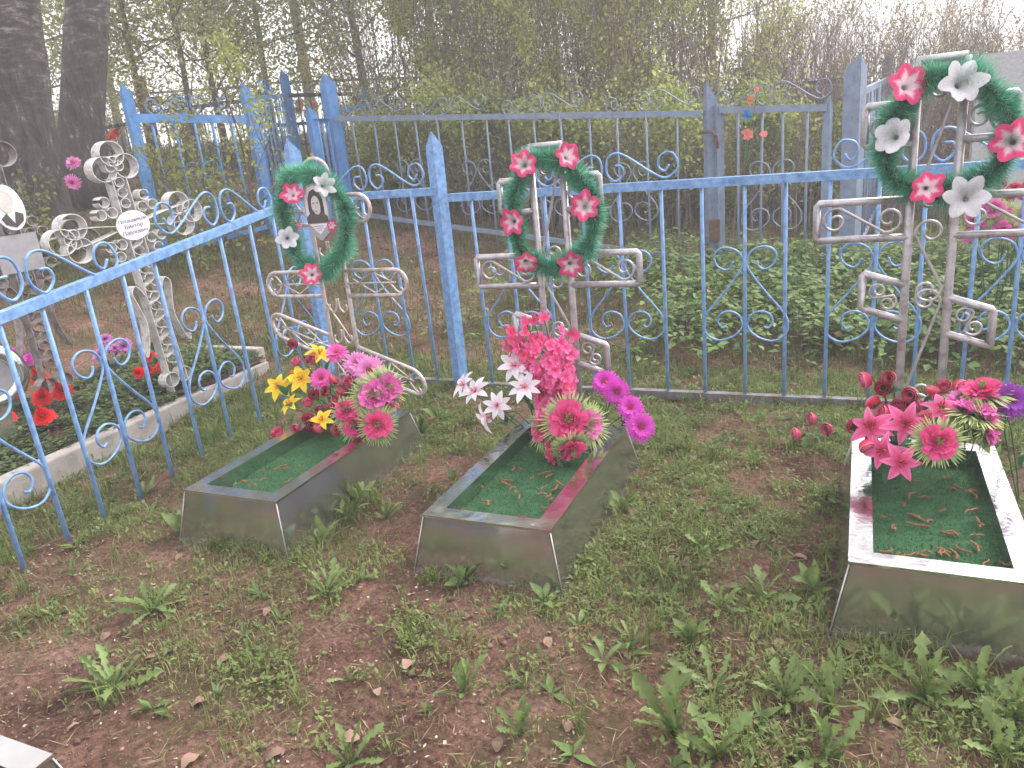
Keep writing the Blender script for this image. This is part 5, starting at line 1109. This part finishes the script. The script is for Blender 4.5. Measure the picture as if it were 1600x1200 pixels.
L = rng.uniform(.04, .085, n); w3 = cards(P, T, np.c_[rng.normal(size=(n, 2)) * .25, np.ones(n)], L, L * rng.uniform(.5, .72, n), gcol(n, (.10, .175, .05), (.20, .29, .09), .02), .22)
tag(inst('ground_elder', np_mesh('ground_elder', *cat3([stems, w3]), 'grass')), 'broad fresh green ground elder leaves behind the rear fence', 'ground cover', None, 'stuff')
# dry litter, straws and soil crumbs
P = scatter(46000, -4.2, 3.2, .9, 4.6, lambda P: .35 + .5 * vnoise(P[:, 0] * 4, P[:, 1] * 4, 91)); n = len(P); P[:, 2] += rng.uniform(.001, .006, n); a = rng.uniform(0, 6.28, n)
T = np.c_[np.cos(a), np.sin(a), rng.uniform(-.12, .2, n)]; L = rng.uniform(.005, .02, n); k = rng.random(n)[:, None]
c = np.where(k < .55, np.array([[.13, .08, .06]]), np.where(k < .85, np.array([[.27, .18, .12]]), np.array([[.40, .32, .25]]))) * rng.uniform(.6, 1.2, (n, 1))
l1 = cards2(P, T, np.c_[rng.normal(size=(n, 2)) * .4, np.ones(n)], L, L * rng.uniform(.15, .7, n), c)
P = scatter(7000, -4.2, 3.2, .9, 4.6); n = len(P); P[:, 2] += rng.uniform(.002, .010, n); a = rng.uniform(0, 6.28, n); T = np.c_[np.cos(a), np.sin(a), rng.uniform(-.05, .15, n)]; L = rng.uniform(.03, .10, n)
l2 = cards2(P, T, np.tile([0, 0, 1.0], (n, 1)), L, np.full(n, .0028), np.where(rng.random((n, 1)) < .5, np.array([[.30, .22, .14]]), np.array([[.15, .085, .06]])) * rng.uniform(.7, 1.2, (n, 1)))
P = scatter(16000, -9, 4, 4.4, 9, None, False); n = len(P); P[:, 2] += .006; a = rng.uniform(0, 6.28, n); T = np.c_[np.cos(a), np.sin(a), rng.uniform(-.1, .4, n)]; L = rng.uniform(.02, .06, n)
l3 = cards2(P, T, np.c_[rng.normal(size=(n, 2)) * .5, np.ones(n)], L, L * .5, np.array([[.20, .13, .09]]) * rng.uniform(.5, 1.6, (n, 1)))
tag(inst('leaf_litter', np_mesh('leaf_litter', *cat3([l1, l2, l3]), 'litter')), 'dry brown bits of leaf and straw lying on the soil', 'litter', None, 'stuff')
P = scatter(22000, -4.2, 2.8, .9, 4.4, lambda P: .3 + .7 * (1 - dens(P))); n = len(P); r_ = rng.uniform(.0015, .0055, n) * np.where(rng.random(n) < .06, rng.uniform(1.8, 3.2, n), 1)
O8 = np.array([[1, 0, 0], [-1, 0, 0], [0, 1, 0], [0, -1, 0], [0, 0, .8], [0, 0, -.8]]); F8 = np.array([[0, 2, 4], [2, 1, 4], [1, 3, 4], [3, 0, 4], [2, 0, 5], [1, 2, 5], [3, 1, 5], [0, 3, 5]])
V = P[:, None, :] + O8[None] * r_[:, None, None] * rng.uniform(.6, 1.4, (n, 6, 1)); V[:, :, 2] += r_[:, None] * .3
Fc = (np.arange(n)[:, None, None] * 6 + F8[None]).reshape(-1, 3); cc = np.where((rng.random((n, 1)) < .05) & (r_[:, None] < .006), np.array([[.38, .33, .30]]), np.array([[.17, .105, .085]])) * rng.uniform(.6, 1.4, (n, 1))
tag(inst('soil_crumbs', np_mesh('soil_crumbs', V.reshape(-1, 3), Fc, np.repeat(cc, 6, 0), 'litter')), 'small crumbs of soil and pale grit on the bare ground', 'soil', None, 'stuff')
# dry leaves one can pick out
def dryleaf(seed):
    rd = random.Random(seed); m = MB(); c = mixc((.14, .085, .06), (.29, .19, .14), rd.random()); m.col = c; w = rd.uniform(.26, .42)
    for j in range(5):
        t = j / 4; hw = w * math.sin(PI * (.06 + .88 * t)) ** .8; z = .16 * math.sin(PI * t) + rd.uniform(-.05, .05)
        for q in (-1, 0, 1): m.v((t - .5, q * hw, z + .14 * abs(q) * hw + rd.uniform(-.04, .04)), tuple(x * rd.uniform(.85, 1.1) for x in c))
    for j in range(4):
        for q in range(2): k = j * 3 + q; m.f(k, k + 1, k + 4, k + 3)
    return m.mesh('dry_leaf', 'litter', True)
DL = [dryleaf(i) for i in range(6)]
spots = [(420, 965), (315, 1098), (355, 1035), (165, 990), (235, 1035), (640, 1040), (1110, 1080), (1180, 995), (990, 800), (1060, 755), (1085, 720), (170, 745), (140, 790), (280, 880), (300, 1190), (700, 690), (550, 1165), (1250, 875), (1220, 845), (1330, 1015), (1500, 1065), (1180, 850), (995, 845), (1000, 840), (860, 1010), (970, 1020), (60, 1010), (115, 1140), (430, 1185), (780, 1170), (800, 1060), (890, 1140), (590, 1090), (1400, 1130), (1560, 1160), (1215, 1010), (1360, 790), (100, 760), (135, 800), (385, 705)]
for u, v in spots:
    if 1330 < u < 1600 and 690 < v < 1000: continue
    p = GT(u + random.uniform(-4, 4), v + random.uniform(-4, 4)); o = inst('dry_leaf', random.choice(DL), None, (p[0], p[1], H(p[0], p[1]) + .008), (random.uniform(-.3, .3), random.uniform(-.3, .3), random.uniform(0, 6.3)), random.uniform(.034, .06))
    tag(o, 'single dry curled tan leaf lying on the soil in front of the rear fence', 'leaf', 'dry leaves on the soil')
# ------------------------------------------------------------------ dandelions, plantains and other single plants
def dleaf(seed, toothed=True, arch=.5):
    rd = random.Random(seed); m = MB(); nS = 13 if toothed else 8; g = (.10, .16, .045); mid = (.20, .25, .10)
    for j in range(nS + 1):
        t = j / nS
        if toothed: w = (.022 + .062 * t ** .8) * (1.35 if j % 2 else .62) * (1 if t < .9 else .75) * rd.uniform(.85, 1.15)
        else: w = .018 + .105 * math.sin(PI * min(1, max(0, (t - .22) / .78)) ** .9) ** .8 * (t > .2)
        if j == nS: w = .004
        x = t * (1 - .12 * arch); z = arch * (.62 * t - .62 * t * t * 1.05); dx = -.035 if (toothed and j % 2) else 0; k = rd.uniform(.85, 1.15); c = tuple(a * k for a in mixc(g, (.17, .245, .075), t)); s = .02 * math.sin(t * 9 + seed)
        m.v((x + dx, -w + s, z + w * .28 + rd.uniform(-.008, .008)), c); m.v((x, s, z - .006), mixc(c, mid, .6)); m.v((x + dx, w + s, z + w * .28 + rd.uniform(-.008, .008)), c)
    for j in range(nS): k = j * 3; m.f(k, k + 1, k + 4, k + 3); m.f(k + 1, k + 2, k + 5, k + 4)
    return m.mesh('leaf', 'leaf', True)
DLF = [dleaf(i, True, a) for i, a in enumerate((.25, .5, .8, .6, .35))]; PLF = [dleaf(10 + i, False, a) for i, a in enumerate((.4, .7, .95, .55))]
def rosette(u, v, kind, size, nl, label, erect=.35, name=None):
    p = GT(u, v); z = H(p[0], p[1]); nm = name or ('dandelion_plant' if kind == 'd' else 'plantain_plant'); t = thing(nm, (p[0], p[1], z - .004), label, 'weed', 'rosette weeds')
    nl = int(nl * 1.7); size = size * 1.0
    for i in range(nl):
        az = 2 * PI * i / nl + random.uniform(-.35, .35); s = size * random.uniform(.4, 1.2); tilt = -random.uniform(.0, .4) - erect * random.uniform(.2, 1.6)
        inst('leaf', random.choice(DLF if kind == 'd' else PLF), t, mtx=Matrix.Rotation(az, 4, 'Z') @ Matrix.Rotation(tilt, 4, 'Y') @ Matrix.Rotation(random.uniform(-.9, .9), 4, 'X') @ Matrix.Translation((.006, 0, 0)) @ Matrix.Diagonal((s, s * random.uniform(.85, 1.2), s, 1)))
SPEC = [(178, 1078, 'd', .155, 16, 'largest dandelion rosette, on bare soil at the lower left', .35), (238, 955, 'd', .15, 13, 'sprawling dandelion with long thin leaves above the largest rosette', .25), (62, 962, 'd', .10, 7, 'small dandelion on bare soil at the left edge below the fence bars', .3),
        (510, 930, 'd', .13, 14, 'dandelion with dry stalks on the soil in front of the left grave', .5), (510, 966, 'd', .07, 5, 'few low dandelion leaves just below the stalky dandelion', .2), (545, 1065, 'd', .10, 8, 'ragged dandelion with curled leaves in the middle foreground soil', .4),
        (548, 815, 'p', .13, 8, 'narrow leaved plant close to the right side of the left grave', .8), (605, 812, 'd', .11, 8, 'dandelion on the bare patch between the left and middle graves', .8), (505, 860, 'p', .14, 5, 'single tall leafed plant at the front right corner of the left grave', 1.1), (562, 790, 'p', .17, 6, 'long bladed plant leaning on the side of the left grave', .9),
        (722, 910, 'p', .11, 9, 'bright plantain in front of the middle grave, left of two', .7), (792, 905, 'p', .105, 7, 'bright plantain in front of the middle grave, right of two', .8), (853, 945, 'p', .11, 7, 'plantain at the front right corner of the middle grave', .8), (870, 900, 'p', .13, 6, 'leafy plant touching the right front edge of the middle grave', .9), (975, 800, 'p', .12, 6, 'upright light leaves beside the right side of the middle grave', 1.0),
        (905, 985, 'p', .07, 6, 'small round leaved seedling below the middle grave corner', .4), (945, 1040, 'p', .09, 5, 'sparse plant with one pale broad leaf on grassy soil', .4), (820, 1075, 'd', .08, 5, 'tiny dandelion beside moss right of the centre foreground', .5), (725, 1080, 'd', .13, 8, 'upright dandelion in the centre foreground', .9), (815, 1150, 'd', .13, 7, 'dandelion with two tall leaves near the bottom centre', .9), (545, 1192, 'd', .13, 8, 'dandelion cut by the bottom edge left of centre', .8),
        (1080, 1005, 'p', .10, 9, 'bright green plantain cluster on grassy soil right of centre', .8), (1055, 1150, 'd', .22, 9, 'big dandelion with a long folded leaf at the lower right of centre', .9), (1115, 1080, 'd', .14, 8, 'spread dandelion leaves above the big folded one', .4), (1130, 950, 'd', .12, 8, 'dandelion on the soil between middle and right graves', .5), (1190, 935, 'd', .13, 9, 'grey green dandelion nearer the right grave corner', .5), (1270, 935, 'p', .13, 6, 'tall leafed weed on the soil left of the right grave front', 1.0),
        (1320, 975, 'p', .10, 4, 'two bright leaves at the front left corner of the right grave', 1.1), (1398, 998, 'd', .14, 10, 'dandelion growing against the front panel of the right grave', .8), (1505, 975, 'p', .07, 3, 'lone bright leaf against the front panel of the right grave', 1.2), (1445, 1090, 'd', .18, 14, 'dense dandelion clump in front of the right grave', .7), (1530, 1085, 'd', .17, 11, 'tall dandelion right of the dense clump', .8), (1305, 1045, 'p', .08, 5, 'small plant with pale leaves left of the dense clump', .6), (1300, 1105, 'd', .16, 9, 'dandelion with one long upright leaf at the lower right', 1.0), (1225, 1090, 'd', .15, 11, 'leafy dandelion between the big folded one and the upright one', .6),
        (1120, 1190, 'd', .15, 9, 'dandelion cut by the bottom edge right of centre', .7), (1290, 1190, 'd', .15, 8, 'dandelion at the bottom edge in the right foreground', .8), (1590, 1130, 'd', .15, 9, 'dandelion cut by the right picture edge', .7), (1565, 1180, 'd', .14, 8, 'dandelion in the bottom right corner', .7),
        (290, 840, 'p', .19, 5, 'long bladed plant at the front left corner of the left grave', 1.2), (225, 775, 'd', .12, 10, 'feathery weed under the left fence bars', .8), (120, 900, 'd', .10, 8, 'low dandelion below the nearest left fence bars', .3), (660, 690, 'p', .15, 10, 'broad leafed plant behind the right rim of the left grave', .9), (690, 660, 'p', .14, 10, 'leafy plant between the left grave and the white daisies', .9), (330, 690, 'p', .16, 6, 'grassy plant between left fence and left grave', 1.1), (1290, 780, 'd', .12, 8, 'dandelion beside the left side of the right grave', .6), (1100, 860, 'd', .11, 9, 'dandelion hidden in grass between middle and right graves', .6), (1050, 900, 'd', .11, 9, 'dandelion on green ground right of the middle grave front', .7), (985, 1000, 'd', .09, 7, 'low dandelion on moss below the middle grave', .4), (20, 790, 'd', .12, 9, 'weed at the foot of the kerb by the left picture edge', .7)]
for s in SPEC: rosette(*s[:6], s[6])
# ------------------------------------------------------------------ thin scattering volume added to imitate veiling lens glare
hm = bpy.data.materials.new('glare_veil'); hm.use_nodes = True; hm.node_tree.nodes.clear()
vo = hm.node_tree.nodes.new('ShaderNodeVolumePrincipled'); vo.inputs['Color'].default_value = (.93, .92, .96, 1); vo.inputs['Density'].default_value = 0.0105; vo.inputs['Anisotropy'].default_value = 0.2
ho = hm.node_tree.nodes.new('ShaderNodeOutputMaterial'); hm.node_tree.links.new(vo.outputs[0], ho.inputs['Volume'])
o = MB().box((-80, -80, -1.5), (80, 80, 13.5)).build('glare_veil', hm); tag(o, 'thin pale volume added to imitate lens glare over the far shrubs and trees', 'glare_veil', None, 'stuff')
